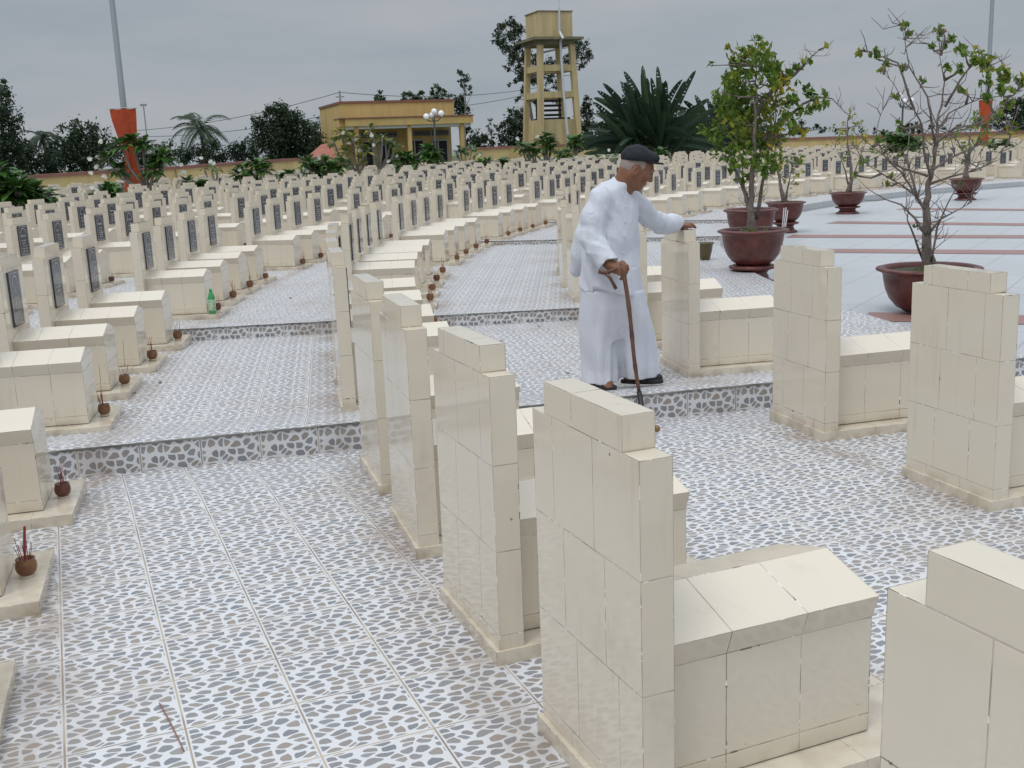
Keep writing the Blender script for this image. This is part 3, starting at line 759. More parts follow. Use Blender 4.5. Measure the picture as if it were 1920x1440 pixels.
mb.box(.56, .66, 1.9, 1.98, zb_ + .121, zb_ + 1.5); mb.box(2.2, 2.3, 1.9, 1.98, zb_ + .121, zb_ + 1.5); part('timber_rack', mb, DARKIN, tw)
mb = MB(); mb.tube([(1.98, -.25, .3), (1.72, -.02, 5.0), (1.64, .1, ZT - .1), (1.62, -.38, ZT + .05), (1.6, .1, ZT + .5), (1.58, -.02, ZT + 1.9), (1.58, -.02, ZT + 2.45)], [.085, .085, .085, .085, .08, .06, .03], 8); part('pipe', mb, PIPE, tw)
mb = MB(); mb.box(1.45, 1.71, -.04, 0, ZT + 2.42, ZT + 2.47); part('aerial', mb, STEEL, tw)

# ------------------------------------------------------------------ lamps, poles, banners, wires
def pole_banner(px0, py0, Y, wtop, wmid, wbot, pyt, pym, pyb, lab1, lab2, H=11.5):
    b = D(px0, py0, Y); b.z = 0
    t = thing('light_pole', lab1, 'light pole', b)
    mb = MB(); mb.tube([(0, 0, -.4), (0, 0, 4), (0, 0, 8), (0, 0, H)], [.10, .088, .075, .055], 12); part('pole', mb, STEEL, t, True)
    mb = MB(); mb.tube([(0, 0, H - .1), (.25, -.1, H + .5), (.8, -.3, H + .8), (1.3, -.5, H + .82)], .035, 8); part('lamp_arm', mb, STEEL, t, True)
    mb = MB(); mb.ball((1.5, -.55, H + .8), .3, sx=1.2, sy=.5, sz=.3, k=12); part('lamp_head', mb, STEEL, t, True)
    zt, zm, zbt = D(px0, pyt, Y).z, D(px0, pym, Y).z, D(px0, pyb, Y).z
    mb = MB(); rows = 14; cols_ = 14; vs = []
    for i in range(rows + 1):
        f = i / rows; z = zt + (zbt - zt) * f; fm = (zt - zm) / (zt - zbt)
        wl = wtop[0] + (wmid[0] - wtop[0]) * smooth(0, fm, f) + (wbot[0] - wmid[0]) * smooth(fm, 1, f)
        wr = wtop[1] + (wmid[1] - wtop[1]) * smooth(0, fm, f) + (wbot[1] - wmid[1]) * smooth(fm, 1, f)
        for j in range(cols_ + 1):
            u = j / cols_ * 2 - 1
            x = (wl if u < 0 else wr) * abs(u); y = -.13 + .16 * abs(u) ** 1.5 + .025 * math.sin(u * 11 + i * .5) * min(1, f * 3)
            vs.append((x, y, z + .01 * math.sin(j)))
    n = cols_ + 1; m2 = len(vs); vs2 = [(x, y + .012, z) for x, y, z in vs]
    fs = [(i * n + j, i * n + j + 1, (i + 1) * n + j + 1, (i + 1) * n + j) for i in range(rows) for j in range(cols_)]
    mb.raw(vs + vs2, fs + [tuple(m2 + k for k in f[::-1]) for f in fs])
    bn = part('banner', mb, ORANGE, None, True); bn.location = b; tag(bn, lab2, 'banner', 'orange cloth banners on poles')
    mb = MB(); mb.tube([(wtop[0] - .06, -.0, zt + .02), (0, -.12, zt + .03), (wtop[1] + .06, -.0, zt + .02)], .015, 6); part('rod', mb, STEEL, bn)
pole_banner(243, 300, 33, (-.44, .34), (-.16, .24), (-.30, .52), 204, 300, 372, 'tall grey light pole standing in the graves at left', 'orange banner wrapped round the grey pole at left')
pole_banner(1848, 240, 46, (-.32, .25), (-.18, .18), (-.30, .2), 188, 250, 300, 'tall grey light pole behind the potted tree at right edge', 'orange banner on the pole behind the right potted tree')
def globe_lamp(px, pyb, pyt, Y, spots, lab):
    b = D(px, pyb, Y); top = D(px, pyt, Y); b.z = 0
    t = thing('globe_lamp', lab, 'street lamp', b, 0, 'black lamp posts with white globes')
    mb = MB(); mb.tube([(0, 0, -.3), (0, 0, .5), (0, 0, top.z - .55)], [.10, .07, .05], 10); part('post', mb, BLACKM, t, True)
    for gx, gy, dy in spots:
        g = D(gx, gy, Y) - b; g.y = dy
        mb = MB(); mb.tube([(0, 0, top.z - .6), (g.x * .5, g.y * .5, top.z - .62), (g.x, g.y, g.z - .15)], .028, 6); part('arm', mb, BLACKM, t, True)
        mb = MB(); mb.ball((g.x, g.y, g.z), .165, k=14); part('globe', mb, GLOBE, t, True)
globe_lamp(818, 300, 205, 60, ((800, 219, -.3), (810, 215.5, .3), (813.5, 209, .2), (827.5, 213, -.2)), 'black lamp post with four white globes before the yellow building')
globe_lamp(1691, 248, 180, 62, ((1681, 188, -.3), (1690, 181, .2), (1699, 190, .3), (1706, 189, -.2)), 'black lamp post with white globes behind the right potted tree')
b = D(645, 290, 78); b.z = 0
t = thing('utility_pole', 'thin grey utility pole rising behind the yellow building', 'utility pole', b)
zt = D(645, 170, 78).z
mb = MB(); mb.tube([(0, 0, -.3), (0, 0, zt)], [.11, .07], 8); part('pole', mb, STEEL, t)
mb = MB(); mb.box(-.3, .3, -.04, .04, zt - .45, zt - .36); part('crossarm', mb, STEEL, t)
for k, (pl, pr_, dz) in enumerate((((230, 246), (1010, 164), 0), ((230, 256), (1010, 172), -1.35))):
    mb = MB(); mid = b + Vector((0, -.05, zt - .1 + dz)); A = D(*pl, 92); Bq = D(*pr_, 96); path = []
    for q0, q1 in ((A, mid), (mid, Bq)):
        for i in range(12):
            f = i / 12; p = q0.lerp(q1, f); p.z -= .5 * 4 * f * (1 - f); path.append(p)
    mb.tube(path + [Bq], .022, 4); o = part('power_wire', mb, WIRE); tag(o, ['upper', 'lower'][k] + ' thin power wire crossing the sky behind the yellow building', 'wire')
b = D(280, 300, 85); b.z = 0; zt = D(280, 196, 85).z
t = thing('mast', 'thin pale mast standing far behind the left wall', 'mast', b); mb = MB(); mb.tube([(0, 0, -.3), (0, 0, zt)], .05, 6); part('mast_pole', mb, STEEL, t)
mb = MB(); mb.box(-.25, .25, -.04, .04, zt - .1, zt + .06); part('crossarm', mb, STEEL, t)

# ------------------------------------------------------------------ foliage tools
def quad_mesh(name, V, tint, material):
    """V: (n,4,3) leaf quads"""
    n = len(V); me = bpy.data.meshes.new(name)
    me.vertices.add(n * 4); me.vertices.foreach_set('co', V.astype(np.float32).ravel())
    me.loops.add(n * 4); me.loops.foreach_set('vertex_index', np.arange(n * 4, dtype=np.int32))
    me.polygons.add(n); me.polygons.foreach_set('loop_start', np.arange(0, n * 4, 4, dtype=np.int32)); me.polygons.foreach_set('loop_total', np.full(n, 4, dtype=np.int32))
    a = me.attributes.new('tint', 'FLOAT', 'CORNER'); a.data.foreach_set('value', np.repeat(tint, 4).astype(np.float32))
    me.materials.append(material); me.update(calc_edges=True); me.validate(); return me
def leaves_at(C, L, Wd, droop=.3, rng=RNG):
    """diamond leaves at centres C (n,3), random directions, length L, width Wd"""
    n = len(C); d = rng.normal(size=(n, 3)); d[:, 2] -= droop; d /= np.linalg.norm(d, axis=1)[:, None]
    r = rng.normal(size=(n, 3)); s = np.cross(d, r); s /= np.linalg.norm(s, axis=1)[:, None]
    l = (L * rng.uniform(.65, 1.3, n))[:, None]; w = (Wd * rng.uniform(.7, 1.25, n))[:, None]
    nn = np.cross(d, s)
    return np.stack([C - d * l * .5, C + s * w * .5 + nn * w * .15, C + d * l * .5, C - s * w * .5 + nn * w * .15], 1)
def clumpy(center, r, n, rng=RNG, k=None, flat=1.0):
    """points in uneven clumps inside a ball"""
    k = k or max(4, n // 26)
    u = rng.normal(size=(k, 3)); u /= np.linalg.norm(u, axis=1)[:, None]
    cc = u * (r * rng.uniform(.25, 1.0, k) ** .6)[:, None]
    idx = rng.integers(0, k, n)
    p = cc[idx] + rng.normal(size=(n, 3)) * r * rng.uniform(.14, .31, k)[idx][:, None]
    p[:, 2] *= flat
    return p + np.array(center)
def px_tree(name, label, blobs, Y, material, bark=BARKD, base=None, lsize=.22, dens=1.0, group=None, cat='tree', spread=.6, trunk_r=.16, trunk_px=None, aspect=.5):
    """background tree: crown built from uneven clumps (px, py, radius in px)"""
    sc_ = FPX / (Y / fw.y)
    bp_ = D(*(base or (sum(q[0] for q in blobs) / len(blobs), 300)), Y); bp_.z = 0
    t = thing(name, label, cat, bp_, 0, group)
    V = []; T = []; br = MB()
    top = max(blobs, key=lambda q: -q[1]); tops = D(top[0], top[1], Y) - bp_
    path = [Vector((0, 0, -.4))] + ([D(*q, Y) - bp_ for q in trunk_px] if trunk_px else [Vector((tops.x * .15, .1, tops.z * .35)), Vector((tops.x * .6, -.1, tops.z * .7)), tops])
    br.tube(path, [trunk_r * (1 - .8 * i / (len(path) - 1)) for i in range(len(path))], 7)
    for (bx_, by_, rp) in blobs:
        c = D(bx_, by_, Y); r = rp / sc_; c.y += random.uniform(-1, 1) * r * spread
        c -= bp_
        lsz = lsize * .72; n = int(dens * 640 * (r / .8) ** 2 * (.16 / lsz) ** 2); n = max(40, min(n, 5200))
        P = clumpy(c, r, n); V.append(leaves_at(P, lsz * 1.25, lsz * aspect * 1.25))
        T.append(np.clip(RNG.normal(.45, .22, n) + RNG.normal(0, .14), 0, 1))
        s = min(path, key=lambda q: (q - c).length + max(0, q.z - c.z) * 2)
        br.tube([s, s.lerp(c, .5) + Vector((random.uniform(-.1, .1), 0, r * .12)), c], [trunk_r * .38, trunk_r * .25, trunk_r * .08], 5)
    part('trunk', br, bark, t)
    obj('crown', quad_mesh('crown', np.concatenate(V), np.concatenate(T), material), t)
    return t
BG = 'trees beyond the yellow walls'
px_tree('tall_tree', 'tall dark narrow tree at the left edge beyond the wall', [(2, 160, 12), (8, 185, 18), (-4, 215, 28), (18, 215, 20), (6, 250, 30), (22, 270, 20), (-10, 285, 30), (12, 300, 30), (30, 310, 18)], 58, LEAF_DK, base=(8, 320), lsize=.2, group=BG)
px_tree('broad_tree', 'broad dark tree beyond the left edge of the photo', [(-150, 250, 30), (-120, 280, 34), (-180, 290, 34), (-90, 300, 30), (-220, 275, 34), (-250, 300, 34), (-300, 290, 38), (-340, 310, 34), (-60, 280, 26)], 60, LEAF_DK, base=(-170, 330), group=BG)
px_tree('broad_tree', 'broad dark tree left of the orange banner', [(128, 262, 22), (148, 245, 20), (165, 252, 22), (190, 262, 20), (205, 280, 20), (125, 285, 26), (160, 285, 28), (185, 296, 24), (140, 305, 22), (170, 308, 22)], 62, LEAF_DK, base=(160, 325), group=BG)
px_tree('bushy_tree', 'low dark bushy tree between palm and left edge', [(45, 285, 22), (60, 300, 26), (95, 298, 24), (30, 310, 22), (110, 310, 20), (80, 315, 20)], 60, LEAF_DK, base=(70, 325), group=BG)
px_tree('bushy_tree', 'dark bush right of the orange banner', [(235, 285, 20), (262, 290, 20), (290, 292, 18), (318, 290, 20), (300, 302, 18), (250, 305, 20), (275, 306, 16)], 66, LEAF_DK, base=(275, 318), group=BG)
px_tree('bushy_tree', 'low dark bush under the coconut palm', [(345, 288, 18), (372, 285, 20), (400, 285, 20), (425, 290, 18), (350, 300, 15), (390, 300, 16)], 70, LEAF_DK, base=(385, 312), group=BG)
px_tree('bushy_tree', 'small dark bush left of the big dark tree', [(440, 280, 14), (455, 270, 12), (468, 282, 16), (450, 295, 14), (475, 296, 14)], 70, LEAF_DK, base=(455, 308), group=BG)
px_tree('big_tree', 'big dark spreading tree left of the yellow building', [(486, 228, 14), (505, 212, 14), (525, 205, 14), (518, 228, 24), (545, 222, 20), (498, 250, 24), (535, 250, 30), (565, 242, 22), (575, 262, 26), (545, 275, 30), (505, 275, 28), (590, 280, 22), (520, 292, 22), (560, 296, 22), (555, 222, 12)], 74, LEAF_DK, base=(540, 305), lsize=.24, dens=1.2, group=BG, trunk_r=.25)
px_tree('light_tree', 'lighter green tree touching the left wall of the yellow building', [(604, 222, 9), (596, 240, 11), (612, 238, 9), (607, 258, 12), (590, 262, 12), (574, 235, 8), (582, 250, 9)], 84, LEAF_MD, base=(600, 300), group=BG)
RG = 'round tree tops over the yellow roof'
for bl, lab in (([(712, 180, 7), (708, 186, 7), (717, 187, 7), (712, 195, 9)], 'smallest round tree top, leftmost over the yellow roof'), ([(763, 176, 8), (760, 184, 9), (768, 184, 8), (764, 195, 9)], 'round tree top over the middle of the yellow roof'), ([(785, 177, 8), (781, 185, 8), (790, 185, 8), (786, 195, 9)], 'round tree top just right of the middle of the yellow roof'), ([(812, 172, 8), (822, 166, 8), (831, 172, 8), (838, 182, 8), (820, 181, 9), (810, 184, 8), (828, 194, 10)], 'widest tree top over the right end of the yellow roof')):
    px_tree('round_tree', lab, bl, 100, LEAF_MD, lsize=.26, group=RG, base=(bl[0][0], 300))
px_tree('slender_tree', 'slender pale-stemmed tree with airy crown beside the yellow roof', [(862, 134, 5), (870, 140, 7), (876, 150, 7), (864, 150, 6), (866, 162, 6), (878, 164, 6), (883, 176, 4), (872, 174, 4)], 80, LEAF_EU, bark=BARKF, base=(873, 300), lsize=.15, trunk_px=[(871, 240), (873, 200), (871, 170), (869, 140)], group=BG, trunk_r=.09)
px_tree('broad_tree', 'dark rounded tree behind the right end of the yellow building', [(860, 186, 9), (866, 196, 11), (856, 200, 9), (876, 204, 9), (864, 212, 11), (879, 245, 8), (882, 262, 10), (870, 235, 10), (874, 275, 10)], 84, LEAF_DK, base=(868, 300), group=BG)
px_tree('bushy_tree', 'low dark bush between the yellow building and the water tower', [(895, 258, 11), (908, 262, 12), (888, 270, 12), (904, 274, 12), (922, 272, 10)], 82, LEAF_DK, base=(900, 290), group=BG)
px_tree('thin_sapling', 'thin tiered sapling between the yellow building and the tower', [(921, 228, 5), (914, 236, 4), (928, 238, 4), (918, 248, 6), (930, 252, 4), (922, 262, 6)], 76, LEAF_MD, base=(922, 285), lsize=.13, dens=.7, group=BG, trunk_r=.05)
px_tree('dense_tree', 'dense dark tree just left of the water tower', [(968, 208, 9), (955, 216, 9), (980, 215, 12), (948, 230, 12), (970, 232, 18), (942, 250, 14), (962, 254, 20), (982, 248, 16), (950, 270, 16), (975, 272, 18)], 76, LEAF_DK, base=(962, 290), group=BG)
px_tree('eucalyptus_tree', 'tall airy eucalyptus rising behind the water tower', [(931, 62, 8), (943, 48, 9), (957, 42, 9), (968, 52, 10), (962, 68, 13), (942, 72, 11), (930, 82, 8), (948, 90, 10), (968, 92, 13), (980, 78, 9), (958, 110, 11), (974, 118, 12), (986, 104, 9), (952, 128, 6), (976, 140, 11), (990, 148, 9), (953, 158, 4), (968, 150, 6), (982, 172, 9), (1002, 118, 11), (1016, 130, 11), (1034, 118, 10), (1004, 152, 9), (1030, 148, 10), (1042, 160, 9), (1024, 175, 9), (1044, 185, 8), (1078, 84, 9), (1092, 84, 9), (1103, 96, 8), (1098, 110, 9), (1082, 104, 11), (1086, 124, 8), (1066, 110, 10), (1080, 140, 5), (1000, 190, 7), (972, 185, 6), (978, 58, 7)], 80, LEAF_EU, bark=BARK, base=(1000, 290), lsize=.19, dens=1.25, trunk_px=[(1000, 240), (992, 190), (984, 150), (972, 110), (962, 70)], group=BG, trunk_r=.16)
px_tree('narrow_tree', 'narrow dark tree just right of the water tower', [(1099, 186, 7), (1094, 198, 9), (1106, 200, 9), (1100, 215, 13), (1094, 232, 14), (1110, 232, 10), (1100, 250, 15), (1108, 262, 12)], 76, LEAF_DK, base=(1100, 285), group=BG)
px_tree('bushy_tree', 'low green bush right of the water tower', [(1122, 262, 9), (1140, 258, 10), (1158, 256, 10), (1132, 270, 10), (1170, 262, 9)], 74, LEAF_MD, base=(1140, 285), group=BG)
px_tree('bushy_tree', 'distant dark trees above the wall right of the tall potted tree', [(1490, 238, 7), (1500, 228, 6), (1514, 243, 7), (1528, 238, 6), (1540, 242, 7), (1505, 246, 8)], 95, LEAF_DK, base=(1515, 270), group=BG)
px_tree('broad_tree', 'small round dark tree beside the far globe lamp', [(1698, 240, 9), (1710, 238, 8), (1688, 246, 8), (1704, 248, 10), (1720, 246, 8)], 90, LEAF_DK, base=(1704, 262), group=BG)
px_tree('tall_tree', 'dark tall trees at the right edge behind the wall', [(1905, 188, 10), (1918, 196, 14), (1882, 212, 14), (1898, 214, 16), (1872, 228, 14), (1892, 236, 18), (1915, 228, 20), (1940, 215, 25)], 80, LEAF_DK, base=(1900, 262), group=BG)
px_tree('bushy_tree', 'far low hedge of trees behind the right wall', [(1570, 247, 5), (1590, 246, 5), (1615, 246, 5), (1640, 245, 5), (1660, 244, 6), (1745, 240, 5), (1770, 238, 6), (1800, 238, 6), (1830, 236, 6), (1855, 236, 7)], 110, LEAF_DK, base=(1700, 262), group=BG)
def palm(px, py, Y, n, L, lab, wid=.55):
    c = D(px, py, Y); b = Vector((c.x + .2, c.y, 0)); t = thing('coconut_palm', lab, 'palm', b, 0, 'palms beyond the left wall')
    top = c - b; mb = MB(); mb.tube([(0, 0, -.4), top * .5 + Vector((.1, 0, 0)), top], [.17, .13, .11], 8); part('trunk', mb, BARKD, t)
    for k in range(n):
        az = 2 * math.pi * k / n + random.uniform(-.3, .3); el = random.uniform(-.35, 1.25); V = []; Ln = L * random.uniform(.8, 1.15)
        p = top.copy(); d = Vector((math.cos(az) * math.cos(el), math.sin(az) * math.cos(el), math.sin(el))); rib = [p.copy()]
        for i in range(16):
            d.z -= .095 + .03 * max(0, el); d.normalize(); q = p + d * Ln / 16; side = d.cross(Vector((0, 0, 1)))
            side = side.normalized() if side.length > .05 else Vector((1, 0, 0)); w = wid * math.sin(math.pi * min(1, (i + 1.5) / 17)) ** .7
            for s in (-1, 1):
                for jj in (0, .5):
                    m_ = p.lerp(q, jj); tip = m_ + side * s * w + d * w * .5 - Vector((0, 0, w * random.uniform(.25, .6)))
                    V.append([m_, m_ + d * .045 + side * s * w * .3, tip, m_ - d * .03 + side * s * w * .3])
            p = q; rib.append(p.copy())
        o = obj('frond', quad_mesh('frond', np.array([[tuple(x) for x in q] for q in V]), RNG.uniform(.1, .7, len(V)), LEAF_DK), t)
palm(375, 242, 72, 17, 2.5, 'coconut palm with drooping fronds right of the orange banner')
palm(80, 258, 66, 13, 1.7, 'smaller palm with upright fronds near the left edge', .4)
def banana(px, pyb, Y, n, Hm, lab, spread, seed):
    R = random.Random(seed); b = D(px, pyb, Y); b.z = -.3
    t = thing('banana_clump', lab, 'banana plant', b, 0, 'banana clumps behind the wall')
    st = MB()
    for k in range(5): st.tube([(R.uniform(-.8, .8), R.uniform(-.5, .5), 0), (R.uniform(-.7, .7), R.uniform(-.4, .4), Hm * .38)], [.16, .11], 7)
    part('stem', st, BARKD, t)
    for k in range(n):
        az = R.uniform(0, 6.28); lean = 1.62 * R.random() ** .85; h0 = Hm * R.uniform(.10, .36); Ln = Hm * R.uniform(.5, .68)
        p = Vector((R.uniform(-.5, .5) * spread, R.uniform(-.4, .4), h0)); d = Vector((math.cos(az) * math.sin(lean), math.sin(az) * math.sin(lean) * .6, math.cos(lean))).normalized()
        V = []; ti = []; side0 = d.cross(Vector((math.sin(az + 1), -1.4, .3))).normalized(); t0 = R.uniform(.02, .85); bend = R.uniform(.010, .05)
        for i in range(22):
            d.z -= bend * (.4 + i / 16); d.normalize(); q = p + d * Ln / 22
            side = (side0 - d * side0.dot(d)).normalized(); nn = side.cross(d)
            f0, f1 = max(0, (i - 4) / 18), max(0, (i - 3) / 18); w0, w1 = .185 * math.sin(math.pi * min(1, f0 * .94 + .06)) ** .42 if i >= 4 else .03, .185 * math.sin(math.pi * min(1, f1 * .94 + .06)) ** .42 if i >= 4 else .03
            for s in (-1, 1):
                tr_ = R.uniform(0, .45) if R.random() < .4 else 0
                up = nn * (.18 if nn.z > 0 else -.18)
                V.append([p, q - d * Ln / 22 * tr_, q + side * s * w1 + up * w1, p + side * s * w0 + up * w0]); ti.append(min(1, max(0, t0 + (.12 if s > 0 else -.05) + R.uniform(-.05, .05))))
            p = q
        obj('leaf', quad_mesh('leaf', np.array([[tuple(x) for x in q] for q in V]), np.array(ti), LEAF_BN), t)
banana(1226, 294, 55, 130, 5.9, 'big dark banana clump right of the water tower', 1.5, 3)
banana(1348, 285, 60, 70, 5.6, 'banana clump partly hidden by the tall potted tree', 1.1, 5)

# ------------------------------------------------------------------ frangipani trees among the graves
def rosette(V, T, c, L, n, up, R):
    for i in range(n):
        az = 2 * math.pi * i / n * 2.4 + R.uniform(-.3, .3); el = R.uniform(-.75, .75)
        d = Vector((math.cos(az) * math.cos(el), math.sin(az) * math.cos(el), math.sin(el))) + up * .35; d.normalize()
        l = L * R.uniform(.7, 1.15); s = d.cross(Vector((0, 0, 1))); s = s.normalized() if s.length > .1 else Vector((1, 0, 0)); w = l * .2; tn = R.uniform(.05, .95)
        dn = Vector((0, 0, -1)); p0 = c + d * l * .12; p1 = c + d * l * .62 + dn * l * .06; p2 = c + d * l + dn * l * .24
        V.append([p0, p1 + s * w - dn * w * .2, p2, p1]); T.append(tn); V.append([p0, p1, p2, p1 - s * w - dn * w * .2]); T.append(tn * .9)
def frangipani(base, Y, ros, flowers, lab, L=.36, mat_=LEAF_FR, n=30):
    R = random.Random(int(base[0] * 7 + base[1])); b = D(*base, Y); gz = b.z; b.z = 0.0
    t = thing('frangipani_tree', lab, 'frangipani', b, 0, 'frangipani trees among the graves')
    br = MB(); V = []; T = []; hub = Vector((0, 0, max(.5, gz * .6)))
    cen = [D(px, py, Y) + Vector((0, R.uniform(-.4, .4), 0)) - b for px, py in ros]
    lo = min(c.z for c in cen); hub = Vector((sum(c.x for c in cen) / len(cen) * .35, 0, max(.35, lo * .55)))
    br.tube([(0, 0, -.1), hub * .5 + Vector((.03, 0, 0)), hub], [.075, .065, .055], 8)
    for c in cen:
        m_ = hub.lerp(c, .55) + Vector(((c.x - hub.x) * .18, 0, -.12 * abs(c.x - hub.x)))
        br.tube([hub, m_, c], [.05, .04, .03], 7); rosette(V, T, c, L * 1.3, int(n * 1.6), (c - m_).normalized(), R)
    part('trunk', br, BARKF, t, True)
    obj('crown', quad_mesh('crown', np.array([[tuple(x) for x in q] for q in V]), np.array(T), mat_), t)
    for fx, fy in flowers:
        c = D(fx, fy, Y) + Vector((0, -.25, 0)) - b; Vf = []
        for k in range(5):
            o_ = c + Vector((R.uniform(-.04, .04), R.uniform(-.04, .04), R.uniform(-.035, .035)))
            for j in range(5):
                a = j * 1.2566 + k; d = Vector((math.cos(a), -.35, math.sin(a))).normalized(); s = d.cross(Vector((0, 1, 0))).normalized()
                Vf.append([o_, o_ + d * .035 + s * .018, o_ + d * .058, o_ + d * .035 - s * .018])
        obj('flower', quad_mesh('flower', np.array([[tuple(x) for x in q] for q in Vf]), np.full(len(Vf), .5), PETAL), t)
frangipani((285, 372), 32, [(205, 298), (222, 318), (232, 272), (248, 265), (268, 272), (286, 292), (302, 300), (312, 292), (290, 320)], [(194, 265), (240, 275), (286, 284), (175, 298), (187, 312), (188, 296), (202, 330), (176, 325), (302, 330)], 'frangipani with white flowers spreading across the orange banner')
frangipani((32, 410), 21, [(8, 322), (22, 345), (45, 352), (62, 362), (15, 375), (48, 385), (70, 372), (2, 350), (30, 370)], [(48, 338), (52, 360)], 'large frangipani cut off by the left edge', .36)
frangipani((217, 405), 27, [(190, 362), (205, 356), (220, 362), (212, 378), (224, 385), (178, 370)], [(180, 352), (189, 357)], 'low frangipani between the left edge and the banner', .28)
frangipani((373, 376), 33, [(358, 340), (372, 350), (384, 348), (368, 362), (392, 352)], [(344, 310), (351, 323), (342, 326)], 'small frangipani right of the banner', .26)
frangipani((405, 340), 38, [(380, 318), (395, 315), (410, 318)], [(381, 297), (404, 306), (399, 303)], 'spindly frangipani with two white flowers', .2, n=10)
frangipani((491, 350), 36, [(446, 328), (458, 316), (478, 310), (490, 305), (500, 318), (470, 330)], [(453, 318), (480, 323), (495, 317)], 'frangipani with one bright flower right of the banner', .34)
frangipani((541, 352), 38, [(535, 332), (545, 328), (541, 340)], [], 'smallest frangipani left of the yellow building', .3)
frangipani((600, 345), 36, [(575, 318), (588, 312), (608, 306), (622, 312), (640, 308), (596, 322), (625, 318), (580, 305)], [(573, 314), (600, 297), (578, 320)], 'wide dark frangipani left of the yellow building', .36, n=26)
frangipani((678, 348), 40, [(628, 268), (640, 250), (650, 285), (662, 258), (680, 300), (688, 285), (672, 275), (636, 290)], [(645, 249), (656, 268), (669, 262), (629, 265), (676, 281), (698, 253)], 'tall frangipani with drooping leaves and white flowers before the building', .34, LEAF_FY, n=13)
frangipani((708, 345), 41, [(694, 245), (718, 262), (732, 268), (742, 275), (700, 262)], [(702, 272), (718, 255), (730, 302)], 'thin frangipani with yellowing leaves before the building', .34, LEAF_FY, n=9)
frangipani((757, 328), 44, [(748, 298), (762, 296), (756, 306), (772, 304)], [(745, 292), (735, 312)], 'round frangipani before the building columns', .4, n=26)
frangipani((806, 316), 44, [(800, 282), (810, 286), (806, 296), (812, 302)], [], 'tall round frangipani under the globe lamp', .42, n=30)
frangipani((872, 300), 50, [(862, 280), (872, 285), (885, 278), (892, 288), (858, 288)], [(886, 277), (899, 291)], 'frangipani at the right corner of the yellow building', .3, n=12)
frangipani((908, 322), 44, [(902, 308), (912, 304), (908, 314), (897, 319)], [(900, 308)], 'low bushy frangipani with one white flower left of the tower', .34, n=22)
frangipani((942, 320), 45, [(936, 310), (946, 308), (942, 304)], [], 'low bushy frangipani nearest the tower on its left', .32)
frangipani((1008, 332), 43, [(978, 277), (990, 285), (998, 278), (1004, 290)], [(970, 260)], 'frangipani before the left side of the water tower', .36, n=20)
frangipani((1024, 318), 44, [(1016, 262), (1022, 275), (1031, 283), (1026, 256), (1034, 270)], [(1007, 256)], 'upright frangipani before the middle of the water tower', .36, n=22)
frangipani((1046, 312), 46, [(1050, 290), (1062, 287), (1056, 295)], [], 'small leaning frangipani before the water tower', .3)
frangipani((1078, 290), 52, [(1072, 266), (1080, 272), (1076, 280), (1084, 264)], [], 'round frangipani at the right foot of the water tower', .42, n=24)
frangipani((1130, 312), 44, [(1122, 297), (1132, 304), (1142, 298), (1150, 296)], [(1141, 282)], 'thin leaning frangipani left of the old man', .26, n=10)
frangipani((1240, 312), 46, [(1236, 292), (1246, 294), (1242, 284)], [], 'frangipani behind the brim of the old man', .34)
frangipani((1682, 300), 40, [(1672, 268), (1684, 262), (1694, 268), (1680, 276), (1690, 278), (1668, 258)], [], 'bushy dark frangipani behind the right potted tree', .42, n=26)
frangipani((1716, 300), 41, [(1706, 272), (1716, 268), (1722, 278)], [], 'smaller frangipani beside the bushy one at right', .36, n=20)
frangipani((1885, 305), 42, [(1862, 272), (1880, 276), (1892, 270)], [(1890, 249)], 'frangipani at the right edge before the wall', .3)
def agave(px, py, Y, lab):
    b = D(px, py, Y); b.z = .2; t = thing('yucca', lab, 'yucca'); t.location = b; V = []; ti = []; R = random.Random(px)
    for k in range(34):
        az = R.uniform(0, 6.28); el = R.uniform(.5, 1.5); d = Vector((math.cos(az) * math.cos(el), math.sin(az) * math.cos(el), math.sin(el))); s = d.cross(Vector((0, 0, 1))).normalized() * .028; L = R.uniform(.8, 1.25)
        V.append([Vector((0, 0, .1)) - s, Vector((0, 0, .1)) + s, d * L * .6 + s * .9, d * L]); ti.append(R.uniform(.3, 1))
    mb = MB(); mb.tube([(0, 0, -.3), (0, 0, .3)], .07, 7); part('stem', mb, BARKF, t); obj('crown', quad_mesh('crown', np.array([[tuple(x) for x in q] for q in V]), np.array(ti), LEAF_FR), t)
agave(1105, 282, 56, 'spiky yucca right of the water tower foot')
agave(1240, 275, 58, 'spiky yucca just above the cap of the old man')

